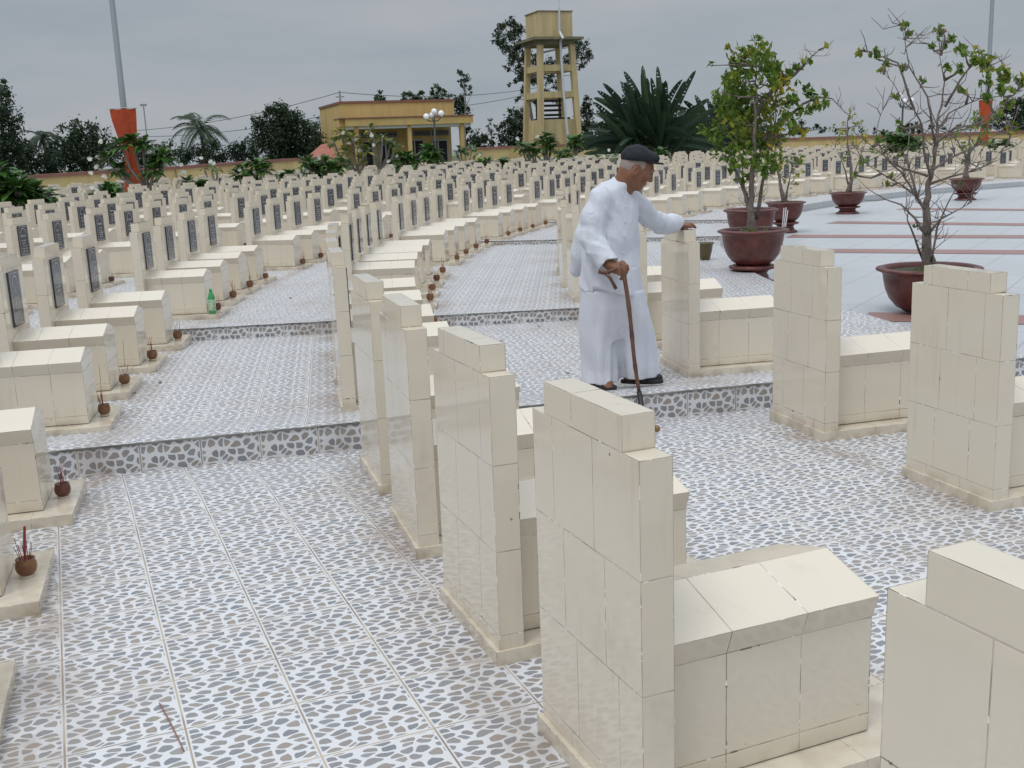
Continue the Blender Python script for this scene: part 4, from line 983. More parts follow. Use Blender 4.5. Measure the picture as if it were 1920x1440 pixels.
# ------------------------------------------------------------------ potted trees on the plaza
def big_pot(px, pyr, base, rimw, lab, cat='plant pot', pedestal=True):
    b = Vector((base[0], base[1], PZ)); rim = D(px, pyr, base[1]); H = rim.z - PZ; r = rimw / 2
    b.x = rim.x
    t = thing('plant_pot', lab, cat, b, 0, 'big red-brown pots along the plaza')
    ph = H * .36 if pedestal else 0.02
    mb = MB(); h = H - ph
    mb.lathe([(r * .46, ph), (r * .50, ph + .015), (r * .60, ph + h * .10), (r * .73, ph + h * .28), (r * .81, ph + h * .50), (r * .85, ph + h * .72), (r * .865, ph + h * .84), (r * .90, ph + h * .89), (r * .99, ph + h * .925), (r * 1.0, ph + h * .95), (r * .985, ph + h * .975), (r * .90, ph + h), (r * .83, ph + h * .985), (r * .81, ph + h * .9), (r * .80, ph + h * .84)], 44); part('bowl', mb, BONS, t, True)
    if pedestal:
        mb = MB(); mb.lathe([(r * .60, 0), (r * .60, .03), (r * .47, .05), (r * .44, ph * .40), (r * .40, ph * .55), (r * .46, ph * .70), (r * .66, ph * .80), (r * .68, ph * .90), (r * .55, ph - .004)], 32); part('pedestal', mb, BONS, t, True)
    mb = MB(); mb.lathe([(r * .815, ph + h * .78), (r * .8, ph + h * .885), (r * .5, ph + h * .92), (r * .05, ph + h * .93)], 24); part('soil', mb, SOIL, t, True)
    V = clumpy((0, 0, ph + h * .95), r * .5, 60, flat=.12); 
    obj('weeds', quad_mesh('weeds', leaves_at(V, .05, .012, -.9), RNG.uniform(0, .7, len(V)), LEAF_MAI), t)
    return t, Vector((b.x, b.y, PZ + ph + h * .91))
def potted_tree(root, lab, trunks, blobs, Y, leafL=.075, dens=1.0, yellow=0, tr=.05, extra=(), seed=1, thin=.5, twigs=30):
    R = random.Random(seed); rg = np.random.default_rng(seed)
    t = thing('potted_tree', lab, 'tree', root, 0, 'small trees in the plaza pots')
    br = MB(); paths = []
    for ti, tp in enumerate(trunks):
        off = R.uniform(-.06, .06); yy = 0; pts = []
        r0_ = tr * (1 if ti == 0 else thin)
        for i, q in enumerate(tp):
            if len(q) == 3: yy = q[2]
            else: yy += off * (i > 0)
            pts.append(D(q[0], q[1], Y + yy) - root)
        if ti == 0: pts[0] = Vector((0, 0, -.05))
        fine = []
        for i in range(len(pts) - 1):
            for k in range(3):
                fine.append(pts[i].lerp(pts[i + 1], k / 3) + (Vector((R.uniform(-1, 1), R.uniform(-1, 1), 0)) * r0_ * .35 if (i or k) else Vector()))
        fine.append(pts[-1]); n = len(fine)
        br.tube(fine, [r0_ * max(.13, (1 - .9 * (i / (n - 1)) ** .8)) * (1.7 - .7 * min(1, i / 2) if ti == 0 else 1) for i in range(n)], 8); paths += fine
    for k in range(twigs):
        q = R.choice(paths[4:]); d_ = Vector((R.uniform(-1, 1), R.uniform(-.8, .8), R.uniform(-.15, 1))).normalized(); L_ = R.uniform(.10, .30)
        m_ = q + d_ * L_ * .5 + Vector((R.uniform(-.05, .05), R.uniform(-.05, .05), R.uniform(-.05, .04))); e_ = m_ + (d_ + Vector((R.uniform(-.5, .5), R.uniform(-.5, .5), R.uniform(0, .6)))).normalized() * L_ * .5
        br.tube([q, m_, e_], [tr * .085, tr * .06, .0022], 5)
        if R.random() < .6:
            e2 = m_ + Vector((R.uniform(-1, 1), R.uniform(-.6, .6), R.uniform(0, 1))) * .12; br.tube([m_, e2], [tr * .04, .0016], 4)
    V = []; T = []
    sc_ = FPX / (Y / fw.y)
    for bl in blobs:
        c = D(bl[0], bl[1], Y) - root; r = bl[2] / sc_; c.y += R.uniform(-1, 1) * min(.4, r * 1.2 + .05)
        s = min(paths, key=lambda q: (q - c).length + max(0, q.z - c.z) * 1.5)
        mid = s.lerp(c, .5) + Vector((R.uniform(-.04, .04), R.uniform(-.04, .04), -.03 + .05 * R.random()))
        br.tube([s, mid, c], [tr * .26, tr * .17, tr * .07], 5)
        for k in range(4):
            e = c + Vector((R.uniform(-1, 1), R.uniform(-1, 1), R.uniform(-.7, 1))) * r * .95; br.tube([mid.lerp(c, R.uniform(.2, 1)), c.lerp(e, .55), e], [tr * .1, tr * .07, .003], 4)
        n = int((bl[3] if len(bl) > 3 else 46) * dens)
        P = clumpy(c, r, n, rg, k=max(5, n // 7)); V.append(leaves_at(P, leafL, leafL * .5, .7, rg))
        m_ = .45 + rg.normal(0, .1) + (.28 if yellow and R.random() < yellow else 0); T.append(np.clip(rg.normal(m_, .17, n), 0, .98))
    part('trunk', br, BARK, t, True)
    obj('crown', quad_mesh('crown', np.concatenate(V), np.concatenate(T), LEAF_MAI), t)
    return t
pA, rA = big_pot(1412, 429, (2.8, 12.2), .80, 'red-brown pot with flaring rim on a pedestal beside the old man')
potted_tree(rA, 'tall leafy potted tree right of the old man', [[(1411, 420), (1408, 385), (1411, 335), (1414, 280), (1416, 215), (1419, 165), (1418, 125)], [(1418, 412, .05), (1428, 350), (1438, 300), (1452, 235), (1455, 195)], [(1408, 400, 0), (1392, 350), (1372, 300), (1350, 250)], [(1416, 215, 0), (1450, 170), (1490, 140), (1512, 118), (1530, 98), (1548, 85)], [(1414, 280, .1), (1470, 225), (1505, 195), (1535, 182), (1560, 185), (1590, 215)]],
    [(1418, 90, 18), (1405, 100, 18, 40), (1432, 98, 16, 36), (1385, 118, 20, 50), (1415, 125, 22, 60), (1442, 128, 18, 44), (1365, 150, 22, 56), (1395, 158, 26, 80), (1432, 158, 24, 70), (1460, 160, 22, 56), (1492, 128, 12, 26), (1508, 118, 10, 20), (1478, 150, 16, 30), (1350, 178, 18, 46), (1380, 190, 26, 84), (1415, 195, 26, 90), (1452, 195, 24, 70), (1485, 190, 18, 40), (1510, 172, 12, 24), (1530, 192, 12, 26), (1516, 205, 10, 20), (1360, 225, 24, 60), (1395, 232, 28, 96), (1435, 232, 28, 96), (1470, 225, 22, 50), (1325, 238, 14, 36), (1345, 250, 18, 50), (1378, 262, 24, 70), (1415, 268, 26, 80), (1450, 262, 22, 56), (1345, 275, 14, 30), (1370, 292, 18, 40), (1405, 300, 22, 50), (1440, 296, 20, 46), (1475, 250, 14, 26), (1500, 245, 10, 14), (1370, 315, 12, 20), (1440, 325, 16, 26), (1400, 330, 14, 20), (1548, 88, 4, 3), (1372, 118, 8, 8), (1334, 122, 5, 4), (1368, 85, 6, 5), (1495, 215, 12, 20), (1462, 310, 10, 10), (1545, 178, 6, 5), (1455, 102, 6, 4)],
    rA.y, .088, 1.3, .25, .045, seed=4, thin=.6, twigs=60)
pA2, rA2 = big_pot(1408, 391, (4.0, 15.6), .79, 'red-brown pot half hidden behind the tall potted tree')
potted_tree(rA2, 'thin sparse tree in the half hidden pot', [[(1400, 388), (1396, 350), (1390, 300)], [(1402, 386, 0), (1412, 345), (1420, 310)]], [(1390, 300, 14, 16), (1405, 330, 10, 10), (1420, 312, 12, 14), (1380, 335, 8, 8)], rA2.y, .08, 1, 0, .03, seed=8)
pB, rB = big_pot(1742, 499, (3.82, 9.67), .92, 'widest red-brown pot, low without pedestal, at right', pedestal=False)
potted_tree(rB, 'nearly bare branching potted tree at right', [[(1739, 495), (1736, 445), (1735, 395), (1740, 355), (1748, 320), (1753, 285), (1757, 255)],
    [(1735, 392, 0), (1718, 368), (1692, 348), (1664, 332), (1632, 312), (1604, 288)], [(1737, 400, .1), (1712, 360), (1690, 322), (1662, 300), (1642, 258), (1650, 216), (1668, 186)],
    [(1737, 442, -.1), (1714, 408), (1690, 384), (1660, 374), (1630, 356), (1604, 332)], [(1745, 335, .1), (1733, 290), (1729, 235), (1714, 206), (1692, 190), (1676, 158), (1648, 128)],
    [(1752, 295, -.1), (1760, 240), (1780, 212), (1810, 196), (1850, 180), (1892, 148)], [(1754, 275, .1), (1746, 224), (1740, 182), (1704, 124), (1696, 72), (1690, 46)],
    [(1749, 318, -.15), (1790, 292), (1830, 275), (1868, 252), (1908, 240)], [(1743, 345, .1), (1780, 332), (1826, 320), (1858, 304), (1886, 276)], [(1740, 440, -.1), (1762, 412), (1798, 392), (1821, 380)],
    [(1756, 262, 0), (1757, 225), (1766, 190), (1772, 150), (1762, 104), (1740, 82)], [(1772, 200, .15), (1800, 152), (1828, 112), (1850, 118), (1872, 134)], [(1714, 206, .1), (1684, 118), (1642, 102), (1618, 93)],
    [(1746, 490, -.08), (1757, 428), (1776, 382), (1802, 338), (1835, 290)], [(1732, 490, .06), (1706, 425), (1700, 405), (1690, 380)], [(1755, 268, -.1), (1790, 240), (1836, 232), (1876, 200), (1908, 170)], [(1720, 372, -.12), (1700, 300), (1706, 255), (1690, 228)], [(1764, 104, 0), (1772, 70), (1760, 42)], [(1740, 330, -.1), (1690, 315), (1668, 300), (1620, 262)]],
    [(1618, 94, 10, 12), (1642, 100, 9, 12), (1660, 118, 8, 8), (1690, 50, 8, 10), (1702, 62, 7, 8), (1760, 60, 10, 14), (1785, 76, 12, 16), (1745, 86, 8, 10), (1812, 95, 14, 24), (1835, 110, 16, 34), (1862, 120, 16, 34), (1885, 140, 16, 34), (1900, 160, 14, 26), (1850, 150, 12, 20), (1870, 172, 14, 26), (1840, 188, 10, 14), (1895, 192, 12, 20), (1668, 182, 8, 8), (1650, 130, 6, 6), (1690, 130, 6, 6), (1732, 150, 6, 6), (1640, 262, 6, 6), (1690, 235, 8, 8), (1612, 300, 6, 4), (1605, 330, 6, 4), (1880, 250, 8, 8), (1905, 235, 8, 8), (1665, 345, 5, 4), (1690, 290, 6, 6), (1802, 170, 8, 10), (1720, 422, 5, 4), (1670, 330, 5, 4), (1826, 225, 6, 6), (1775, 125, 7, 8), (1800, 130, 8, 10), (1850, 230, 10, 12), (1792, 345, 5, 4)],
    rB.y, .07, 1.5, .12, .055, seed=6, thin=.24, twigs=230)
pC, rC = big_pot(1473, 378, (4.9, 19.0), .70, 'dark red pot just right of the tall potted tree')
potted_tree(rC, 'small sparse tree just right of the tall potted tree', [[(1471, 376), (1463, 345), (1456, 310), (1452, 285)], [(1474, 374, 0), (1480, 335), (1490, 300)]], [(1455, 288, 12, 20), (1475, 302, 14, 24), (1492, 295, 14, 24), (1498, 325, 10, 14), (1445, 305, 10, 14), (1505, 305, 8, 8), (1470, 330, 10, 12), (1488, 345, 8, 8)], rC.y, .09, 1, .1, .045, seed=12)
pD, rD = big_pot(1590, 360, (7.2, 23.2), .80, 'brown pot standing by the low plaza kerb')
potted_tree(rD, 'sparse yellowish tree in the brown pot by the kerb', [[(1593, 358), (1597, 325), (1592, 290), (1588, 240), (1595, 200)], [(1594, 355, 0), (1606, 310), (1622, 270)], [(1592, 350, 0), (1582, 310), (1566, 275)]], [(1590, 245, 18, 34), (1612, 235, 14, 22), (1570, 262, 16, 24), (1622, 262, 16, 26), (1602, 270, 16, 26), (1578, 290, 12, 16), (1558, 240, 8, 8), (1600, 205, 10, 8), (1640, 282, 12, 14), (1618, 300, 10, 10), (1590, 222, 8, 8)], rD.y, .09, 1, .5, .05, seed=14)
pE, rE = big_pot(1812, 334, (10.6, 26.4), .82, 'red-brown pot on a square-footed base at far right')
potted_tree(rE, 'yellow-green tree in the farthest red-brown pot', [[(1812, 331), (1815, 300), (1818, 265), (1822, 235)], [(1816, 290, 0), (1840, 255), (1868, 215)], [(1815, 300, 0), (1795, 265), (1775, 245)]], [(1814, 300, 8, 16), (1800, 275, 14, 26), (1826, 258, 16, 34), (1848, 240, 16, 34), (1864, 222, 14, 30), (1878, 208, 10, 18), (1790, 248, 14, 26), (1772, 262, 10, 14), (1850, 268, 12, 18), (1820, 236, 12, 22), (1836, 212, 10, 14)], rE.y, .10, 1.1, .5, .06, seed=15)
G3 = 'white candles in the pot beside the old man'
for k, (a, b) in enumerate((((1467, 418), (1470, 390)), ((1470, 417), (1474, 389)), ((1473, 417), (1477, 394)))):
    p0, p1 = D(*a, rA.y - .05), D(*b, rA.y - .05); mb = MB(); mb.tube([p0 - Vector((0, 0, .05)), p1], .006, 6); o = part('incense_stick', mb, WHITE); tag(o, 'white incense stick standing in the pot beside the old man', 'incense stick', G3)
# small glazed pot behind the stone under the man's hand
c = G(1322, 487, .0); mb = MB(); mb.lathe([(.05, 0), (.062, .01), (.085, .1), (.098, .19), (.112, .205), (.112, .218), (.096, .215), (.085, .19)], 24)
o = part('flower_pot', mb, mat('brown_green_glaze', (.13, .07, .02), .25, noise=(14, (.07, .09, .04), .9)), None, True); o.location = c; tag(o, 'small brown glazed pot behind the stone under his hand', 'flower pot')
# green drink bottle
c = G(399, 588, .0425); t = thing('drink_bottle', 'green plastic drink bottle at the foot of a left row grave', 'bottle', c)
GRN = mat('green_plastic', (.05, .30, .10), .18); mb = MB(); mb.lathe([(.028, 0), (.034, .008), (.034, .06), (.032, .075), (.034, .09), (.034, .15), (.026, .18), (.014, .205), (.012, .215)], 20); part('body', mb, GRN, t, True)
mb = MB(); mb.lathe([(.0345, .03), (.0348, .031), (.0348, .135), (.0345, .136)], 20); part('label_band', mb, mat('printed_label', (.04, .26, .16), .4, noise=(75, (.75, .80, .55), 1)), t, True)
mb = MB(); mb.lathe([(.0145, .213), (.0145, .232), (.012, .235)], 16); part('bottle_cap', mb, mat('green_cap', (.05, .38, .08), .4), t, True)
# ------------------------------------------------------------------ the old man
class Field:
    """signed distance field on a grid, grown from soft primitives"""
    def __init__(s, lo, hi, h):
        s.lo = np.array(lo, float); s.h = h; s.n = np.ceil((np.array(hi) - s.lo) / h).astype(int) + 1
        s.d = np.full(s.n, .12, np.float32)
    def block(s, lo, hi):
        a = np.clip(np.floor((np.array(lo) - s.lo) / s.h).astype(int), 0, s.n - 1); b = np.clip(np.ceil((np.array(hi) - s.lo) / s.h).astype(int) + 1, 1, s.n)
        sl = tuple(slice(i, j) for i, j in zip(a, b))
        ax = [(s.lo[k] + s.h * np.arange(a[k], b[k])).astype(np.float32) for k in range(3)]
        return sl, ax[0][:, None, None], ax[1][None, :, None], ax[2][None, None, :]
    def add(s, fn, lo, hi, k=.02, m=.05, cut=False):
        sl, x, y, z = s.block(np.array(lo) - m, np.array(hi) + m); d = fn(x, y, z); a = s.d[sl]
        if cut:
            d = -d; hh = np.clip(.5 - .5 * (a - d) / k, 0, 1); s.d[sl] = a + (d - a) * hh + k * hh * (1 - hh); return
        if k <= 0: s.d[sl] = np.minimum(a, d); return
        hh = np.clip(.5 + .5 * (a - d) / k, 0, 1); s.d[sl] = a + (d - a) * hh - k * hh * (1 - hh)
    def cap(s, a, b, ra, rb, k=.02, cut=False):
        a, b = np.array(a, float), np.array(b, float); ab = b - a; L = float(ab @ ab)
        def fn(x, y, z):
            px, py, pz = x - a[0], y - a[1], z - a[2]; t = np.clip((px * ab[0] + py * ab[1] + pz * ab[2]) / L, 0, 1)
            return np.sqrt((px - t * ab[0]) ** 2 + (py - t * ab[1]) ** 2 + (pz - t * ab[2]) ** 2) - (ra + (rb - ra) * t)
        r = max(ra, rb); s.add(fn, np.minimum(a, b) - r, np.maximum(a, b) + r, k, cut=cut)
    def chain(s, pts, rad, k=.02):
        for i in range(len(pts) - 1): s.cap(pts[i], pts[i + 1], rad[i], rad[i + 1], k)
    def ell(s, c, r, R=None, k=.02, cut=False):
        c = np.array(c, float); r = np.array(r, float); R = np.eye(3) if R is None else np.array(R, float)   # rows of R: the axes
        def fn(x, y, z):
            p = [x - c[0], y - c[1], z - c[2]]; q = [R[i, 0] * p[0] + R[i, 1] * p[1] + R[i, 2] * p[2] for i in range(3)]
            k0 = np.sqrt(sum((q[i] / r[i]) ** 2 for i in range(3))); k1 = np.sqrt(sum((q[i] / r[i] ** 2) ** 2 for i in range(3)))
            return k0 * (k0 - 1) / np.maximum(k1, 1e-6)
        m = max(r); s.add(fn, c - m, c + m, k, cut=cut)
    def loft(s, st, ax, ay, k=.02, fold=None):
        """stack of ellipses: st = [(centre, a along ax, b along ay)] from low to high"""
        st = sorted(st, key=lambda q: q[0][2]); zs = [q[0][2] for q in st]; ax = np.array(ax); ay = np.array(ay)
        def fn(x, y, z):
            zz = np.clip(z, zs[0], zs[-1]); I = lambda v: np.interp(zz.ravel(), zs, v).reshape(zz.shape).astype(np.float32)
            cx, cy, a, b = I([q[0][0] for q in st]), I([q[0][1] for q in st]), I([q[1] for q in st]), I([q[2] for q in st])
            u = (x - cx) * ax[0] + (y - cy) * ax[1]; v = (x - cx) * ay[0] + (y - cy) * ay[1]
            k0 = np.sqrt((u / a) ** 2 + (v / b) ** 2); d = (k0 - 1) * np.minimum(a, b)
            if fold is not None: d = d - fold(np.arctan2(v / b, u / a), z)
            dz = np.maximum(zs[0] - z, z - zs[-1]); return np.maximum(d, dz)
        r = max(max(q[1], q[2]) for q in st) + .02; C = np.array([list(q[0]) for q in st]); s.add(fn, C.min(0) - r, C.max(0) + r, k)
    def warp(s, fn):
        sl, x, y, z = s.block(s.lo, s.lo + s.h * s.n); s.d -= fn(x, y, z)
    def mesh(s, name, mat_, smooth_it=1):
        d = s.d; ins = d < 0; n = d.shape
        c = [ins[i:n[0] - 1 + i, j:n[1] - 1 + j, k:n[2] - 1 + k] for i in (0, 1) for j in (0, 1) for k in (0, 1)]
        cnt = sum(q.astype(np.int8) for q in c); act = (cnt > 0) & (cnt < 8); idx = np.full(act.shape, -1, np.int64); cells = np.argwhere(act); idx[act] = np.arange(len(cells))
        acc = np.zeros((len(cells), 3)); num = np.zeros(len(cells)); off = [(i, j, k) for i in (0, 1) for j in (0, 1) for k in (0, 1)]
        val = [d[cells[:, 0] + o[0], cells[:, 1] + o[1], cells[:, 2] + o[2]] for o in off]
        for i in range(8):
            for j in range(i + 1, 8):
                if sum(abs(off[i][q] - off[j][q]) for q in range(3)) != 1: continue
                m = (val[i] < 0) != (val[j] < 0); t = np.where(m, val[i] / np.where(m, val[i] - val[j], 1), 0)
                p = np.array(off[i])[None] + t[:, None] * (np.array(off[j]) - np.array(off[i]))[None]; acc += p * m[:, None]; num += m
        V = s.lo + s.h * (cells + acc / num[:, None]); F = []
        for a in range(3):
            b, e = (a + 1) % 3, (a + 2) % 3; sl0 = [slice(None)] * 3; sl1 = [slice(None)] * 3; sl0[a] = slice(0, -1); sl1[a] = slice(1, None)
            ch = ins[tuple(sl0)] != ins[tuple(sl1)]; E_ = np.argwhere(ch); E_ = E_[(E_[:, b] > 0) & (E_[:, e] > 0) & (E_[:, b] < n[b] - 1) & (E_[:, e] < n[e] - 1)]
            q = []
            for db, de in ((-1, -1), (0, -1), (0, 0), (-1, 0)):
                g = E_.copy(); g[:, b] += db; g[:, e] += de; q.append(idx[g[:, 0], g[:, 1], g[:, 2]])
            q = np.stack(q, 1); fl = ins[E_[:, 0], E_[:, 1], E_[:, 2]]; q[~fl] = q[~fl][:, ::-1]; F.append(q)
        F = np.concatenate(F); F = F[(F >= 0).all(1)]
        for _ in range(smooth_it):
            A = np.zeros_like(V); K = np.zeros(len(V))
            for i in range(4):
                for j in (1, 3): np.add.at(A, F[:, i], V[F[:, (i + j) % 4]]); np.add.at(K, F[:, i], 1)
            V = V * .5 + .5 * A / np.maximum(K, 1)[:, None]
        me = bpy.data.meshes.new(name); me.vertices.add(len(V)); me.vertices.foreach_set('co', V.astype(np.float32).ravel())
        me.loops.add(len(F) * 4); me.loops.foreach_set('vertex_index', F.astype(np.int32).ravel()); me.polygons.add(len(F))
        me.polygons.foreach_set('loop_start', np.arange(0, len(F) * 4, 4, dtype=np.int32)); me.polygons.foreach_set('loop_total', np.full(len(F), 4, dtype=np.int32))
        me.polygons.foreach_set('use_smooth', np.ones(len(F), bool)); me.materials.append(mat_); me.update(calc_edges=True); return me
def nv(v): v = np.array(v, float); return v / np.linalg.norm(v)
SKIN = mat('weathered_skin', (.235, .108, .06), .55, .4, noise=(38, (.165, .066, .038), .75), bump=(160, .15, .004))
CLOTH = mat('white_cotton', (.56, .575, .67), .85, .2, noise=(7, (.51, .525, .62), .6), bump=(420, .12, .002))
def cloth(name, sx, sy, sz):
    M, t, b, g = newmat(name); b.inputs['Roughness'].default_value = .88; b.inputs['Specular IOR Level'].default_value = .15
    tcn = N('ShaderNodeNewGeometry', t).outputs['Position']; mpn = N('ShaderNodeMapping', t); mpn.inputs['Scale'].default_value = (sx, sy, sz); mpn.inputs['Rotation'].default_value = (.15, .3, 0); t.links.new(tcn, mpn.inputs[0])
    n = g.noise(mpn.outputs[0], 1.0, 2, .4, .8); rid = g.math('ABSOLUTE', g.math('SUBTRACT', n, .5)); fine = g.noise(tcn, 300, 2)
    t.links.new(g.mix(g.noise(tcn, 6, 3), (.72, .74, .80), (.67, .69, .76)), b.inputs['Base Color'])
    h = g.math('ADD', g.math('MULTIPLY', g.rng(rid, 0, .12), .9), g.math('MULTIPLY', fine, .08))
    bp = N('ShaderNodeBump', t); bp.inputs['Strength'].default_value = .3; bp.inputs['Distance'].default_value = .009; t.links.new(h, bp.inputs['Height']); t.links.new(bp.outputs[0], b.inputs['Normal'])
    tr = N('ShaderNodeBsdfTranslucent', t); tr.inputs['Color'].default_value = (.6, .62, .7, 1); ms = N('ShaderNodeMixShader', t); ms.inputs[0].default_value = .12
    t.links.new(b.outputs[0], ms.inputs[1]); t.links.new(tr.outputs[0], ms.inputs[2]); t.links.new(ms.outputs[0], t.nodes['Material Output'].inputs[0]); return M
CLOTH = cloth('white_cotton_shirt', 13, 13, 7); CLOTHT = cloth('white_cotton_trousers', 15, 15, 2.2)
CAPM = mat('charcoal_felt', (.022, .026, .03), .9, .2, noise=(90, (.034, .038, .042), .8))
HAIRM = mat('short_white_hair', (.33, .28, .25), .9, noise=(120, (.22, .15, .12), .8))
SOLE = mat('black_rubber', (.012, .012, .014), .5)
WOOD = mat('brown_cane_wood', (.13, .055, .028), .4, .5, noise=(16, (.05, .022, .014), .9), bump=(25, .3, .01))
def PX(px, py, Y): return np.array(D(px, py, Y))
fx = np.array([.75, -.66, 0]); sx_ = np.array([.66, .75, 0])      # facing; towards his left
root = Vector((.64, 6.2, .055))
man = thing('person', 'stooped old man in loose white clothes and dark flat cap leaning on a cane', 'person', root)
def mpart(name, me, parent=man):
    me.transform(Matrix.Translation(-root)); return obj(name, me, parent)
sh_r, sh_l = PX(1126, 372, 6.10), PX(1185, 378, 6.36)
el_r, cu_r = PX(1109, 444, 6.05), PX(1139, 491, 5.96)
el_l = PX(1216, 407, 6.46); wr_l = np.array([1.045, 6.675, .957]); cu_l = np.array([1.036, 6.668, .959])
GZ = .055
# --- shirt
S = Field((.18, 5.75, .55), (1.12, 6.8, 1.34), .0068)
st = []
for px, py, a, b in ((1148, 553, .215, .172), (1146, 530, .205, .165), (1145, 505, .195, .158), (1145, 480, .19, .15), (1147, 450, .185, .142), (1149, 415, .182, .132), (1150, 390, .18, .118), (1151, 370, .172, .10), (1154, 357, .145, .085), (1161, 347, .098, .075), (1168, 338, .066, .066), (1172, 331, .060, .062)):
    st.append((PX(px, py, 6.22), a, b))
def fold_t(th, z):
    zz = (1.0 - z) * 2
    return .0065 * np.sin(th * 7 + 9 * zz + .6) * np.clip(zz, 0, 1) + .004 * np.sin(th * 13 - 6 * zz + 1.3) * np.clip(zz, 0, 1) + .003 * np.sin(th * 3 + 22 * z)
S.loft(st, sx_, fx, 0.0, fold_t)
S.ell(PX(1142, 362, 6.2), (.085, .085, .065), k=.05)     # rounded back and shoulder
S.cap(PX(1112, 455, 6.3), PX(1080, 508, 6.36), .10, .036, .05); S.cap(PX(1100, 420, 6.32), PX(1090, 470, 6.34), .05, .06, .05)                                             # tail of the shirt hanging at the back
S.chain([sh_r, (sh_r + el_r) / 2 + np.array([-.012, 0, 0]), el_r], [.066, .069, .064], .03)
S.chain([el_r, (el_r + cu_r) / 2 + np.array([0, 0, -.012]), cu_r + nv(cu_r - el_r) * .05], [.070, .066, .060], .018)
S.chain([sh_l, (sh_l + el_l) / 2, el_l], [.066, .066, .062], .03)
S.chain([el_l, (el_l + cu_l) / 2 + np.array([0, 0, -.025]), cu_l + nv(cu_l - el_l) * .04], [.062, .062, .060], .02)
dr, dl = nv(cu_r - el_r), nv(cu_l - el_l)
for c, dd in ((cu_r, dr), (cu_l, dl)):                                                                      # straight cuffs
    S.ell(c + dd * .10, (.10, .095, .095), np.stack([dd, nv(np.cross(dd, [0, .3, 1])), nv(np.cross(dd, nv(np.cross(dd, [0, .3, 1]))))]), k=.004, cut=True)
nk = PX(1172, 336, 6.21); S.cap(nk + np.array([.004, -.004, -.004]), nk + np.array([.062, -.014, .10]), .042, .07, .004, cut=True)   # neck opening
hem = PX(1146, 548, 6.2)[2]
def hemcut(x, y, z):                                                                                        # rounded shirt tails, a slit at his right side
    u = (x - .60) * sx_[0] + (y - 6.2) * sx_[1]; v = (x - .60) * fx[0] + (y - 6.2) * fx[1]
    zh = hem - .012 + 1.9 * np.minimum(np.abs(u), .23) ** 2.0 * np.where(v > 0, 1, .5) + np.where((v < -.06), .07 * np.clip((-v - .06) / .1, 0, 1), 0)
    return (z - zh) + 0 * x
sl, x, y, z = S.block(S.lo, S.lo + S.h * S.n); S.d[sl] = np.maximum(S.d[sl], -hemcut(x, y, z))
def wrinkle(x, y, z):
    def crease(c, dirn, freq, ln, amp):
        px, py, pz = x - c[0], y - c[1], z - c[2]; q = px * dirn[0] + py * dirn[1] + pz * dirn[2]; r2 = px ** 2 + py ** 2 + pz ** 2
        return amp * (1 - 2 * np.abs(np.sin(q * freq * .5)) ** .7) * np.exp(-r2 / ln ** 2)
    w = crease(el_r, nv([.5, .3, .85]), 120, .10, .0042) + crease(sh_r + np.array([.03, 0, -.07]), nv([.8, 0, .55]), 95, .12, .004) + crease(el_l, nv([.8, .1, -.5]), 120, .11, .0045)
    w = w + crease((el_l + cu_l) / 2, nv([.7, .5, .6]), 170, .09, .004) + crease((el_r + cu_r) / 2, nv([.3, .3, .9]), 140, .08, .004) + crease(sh_l + np.array([.03, -.03, -.08]), nv([.55, 0, .83]), 110, .09, .0045)
    return w + .0022 * np.sin(z * 38 + x * 24 + 2 * np.sin(y * 19)) + .0016 * np.sin(x * 90 + z * 22)
S.warp(wrinkle)
shirt = mpart('shirt', S.mesh('shirt', CLOTH))
# --- trousers
Tr_ = Field((.25, 5.85, .05), (1.02, 6.6, .88), .0068)
def fold_l(ph, amp, k1):
    def f(th, z):
        t = np.clip((.75 - z) / .6, 0, 1)
        return amp * t * np.sin(th * k1 + ph + 1.5 * np.sin(z * 5 + ph)) + .5 * amp * t * np.sin(th * (k1 * 2 + 1) + 2 * ph - z * 9) + .005 * np.sin(z * 17 + th * 2 + ph) * t
    return f
ax_, ay_ = np.array([1, 0.1, 0]), np.array([-.1, 1, 0])
def tz(px, py, Y=6.2): return PX(px, py, Y)
Tr_.loft([(tz(1146, 500), .165, .135), (tz(1147, 540), .175, .145), (tz(1148, 575), .168, .140), (tz(1150, 605), .14, .115), (tz(1151, 632), .09, .085)], ax_, ay_, .03)
Tr_.loft([(tz(1126, 545, 6.19), .105, .135), (tz(1122, 590, 6.19), .112, .13), (tz(1122, 640, 6.19), .106, .115), (tz(1125, 690, 6.19), .098, .11), (np.array([*tz(1127, 712, 6.18)[:2], GZ + .028]), .096, .115)], ax_, ay_, .05, fold_l(.4, .010, 4))
Tr_.loft([(tz(1172, 545, 6.23), .115, .135), (tz(1180, 590, 6.23), .122, .13), (tz(1188, 640, 6.23), .122, .12), (tz(1195, 685, 6.23), .122, .115), (np.array([*tz(1196, 705, 6.23)[:2], GZ + .042]), .118, .112)], ax_, ay_, .018, fold_l(2.1, .011, 4))
trs = mpart('trousers', Tr_.mesh('trousers', CLOTHT))
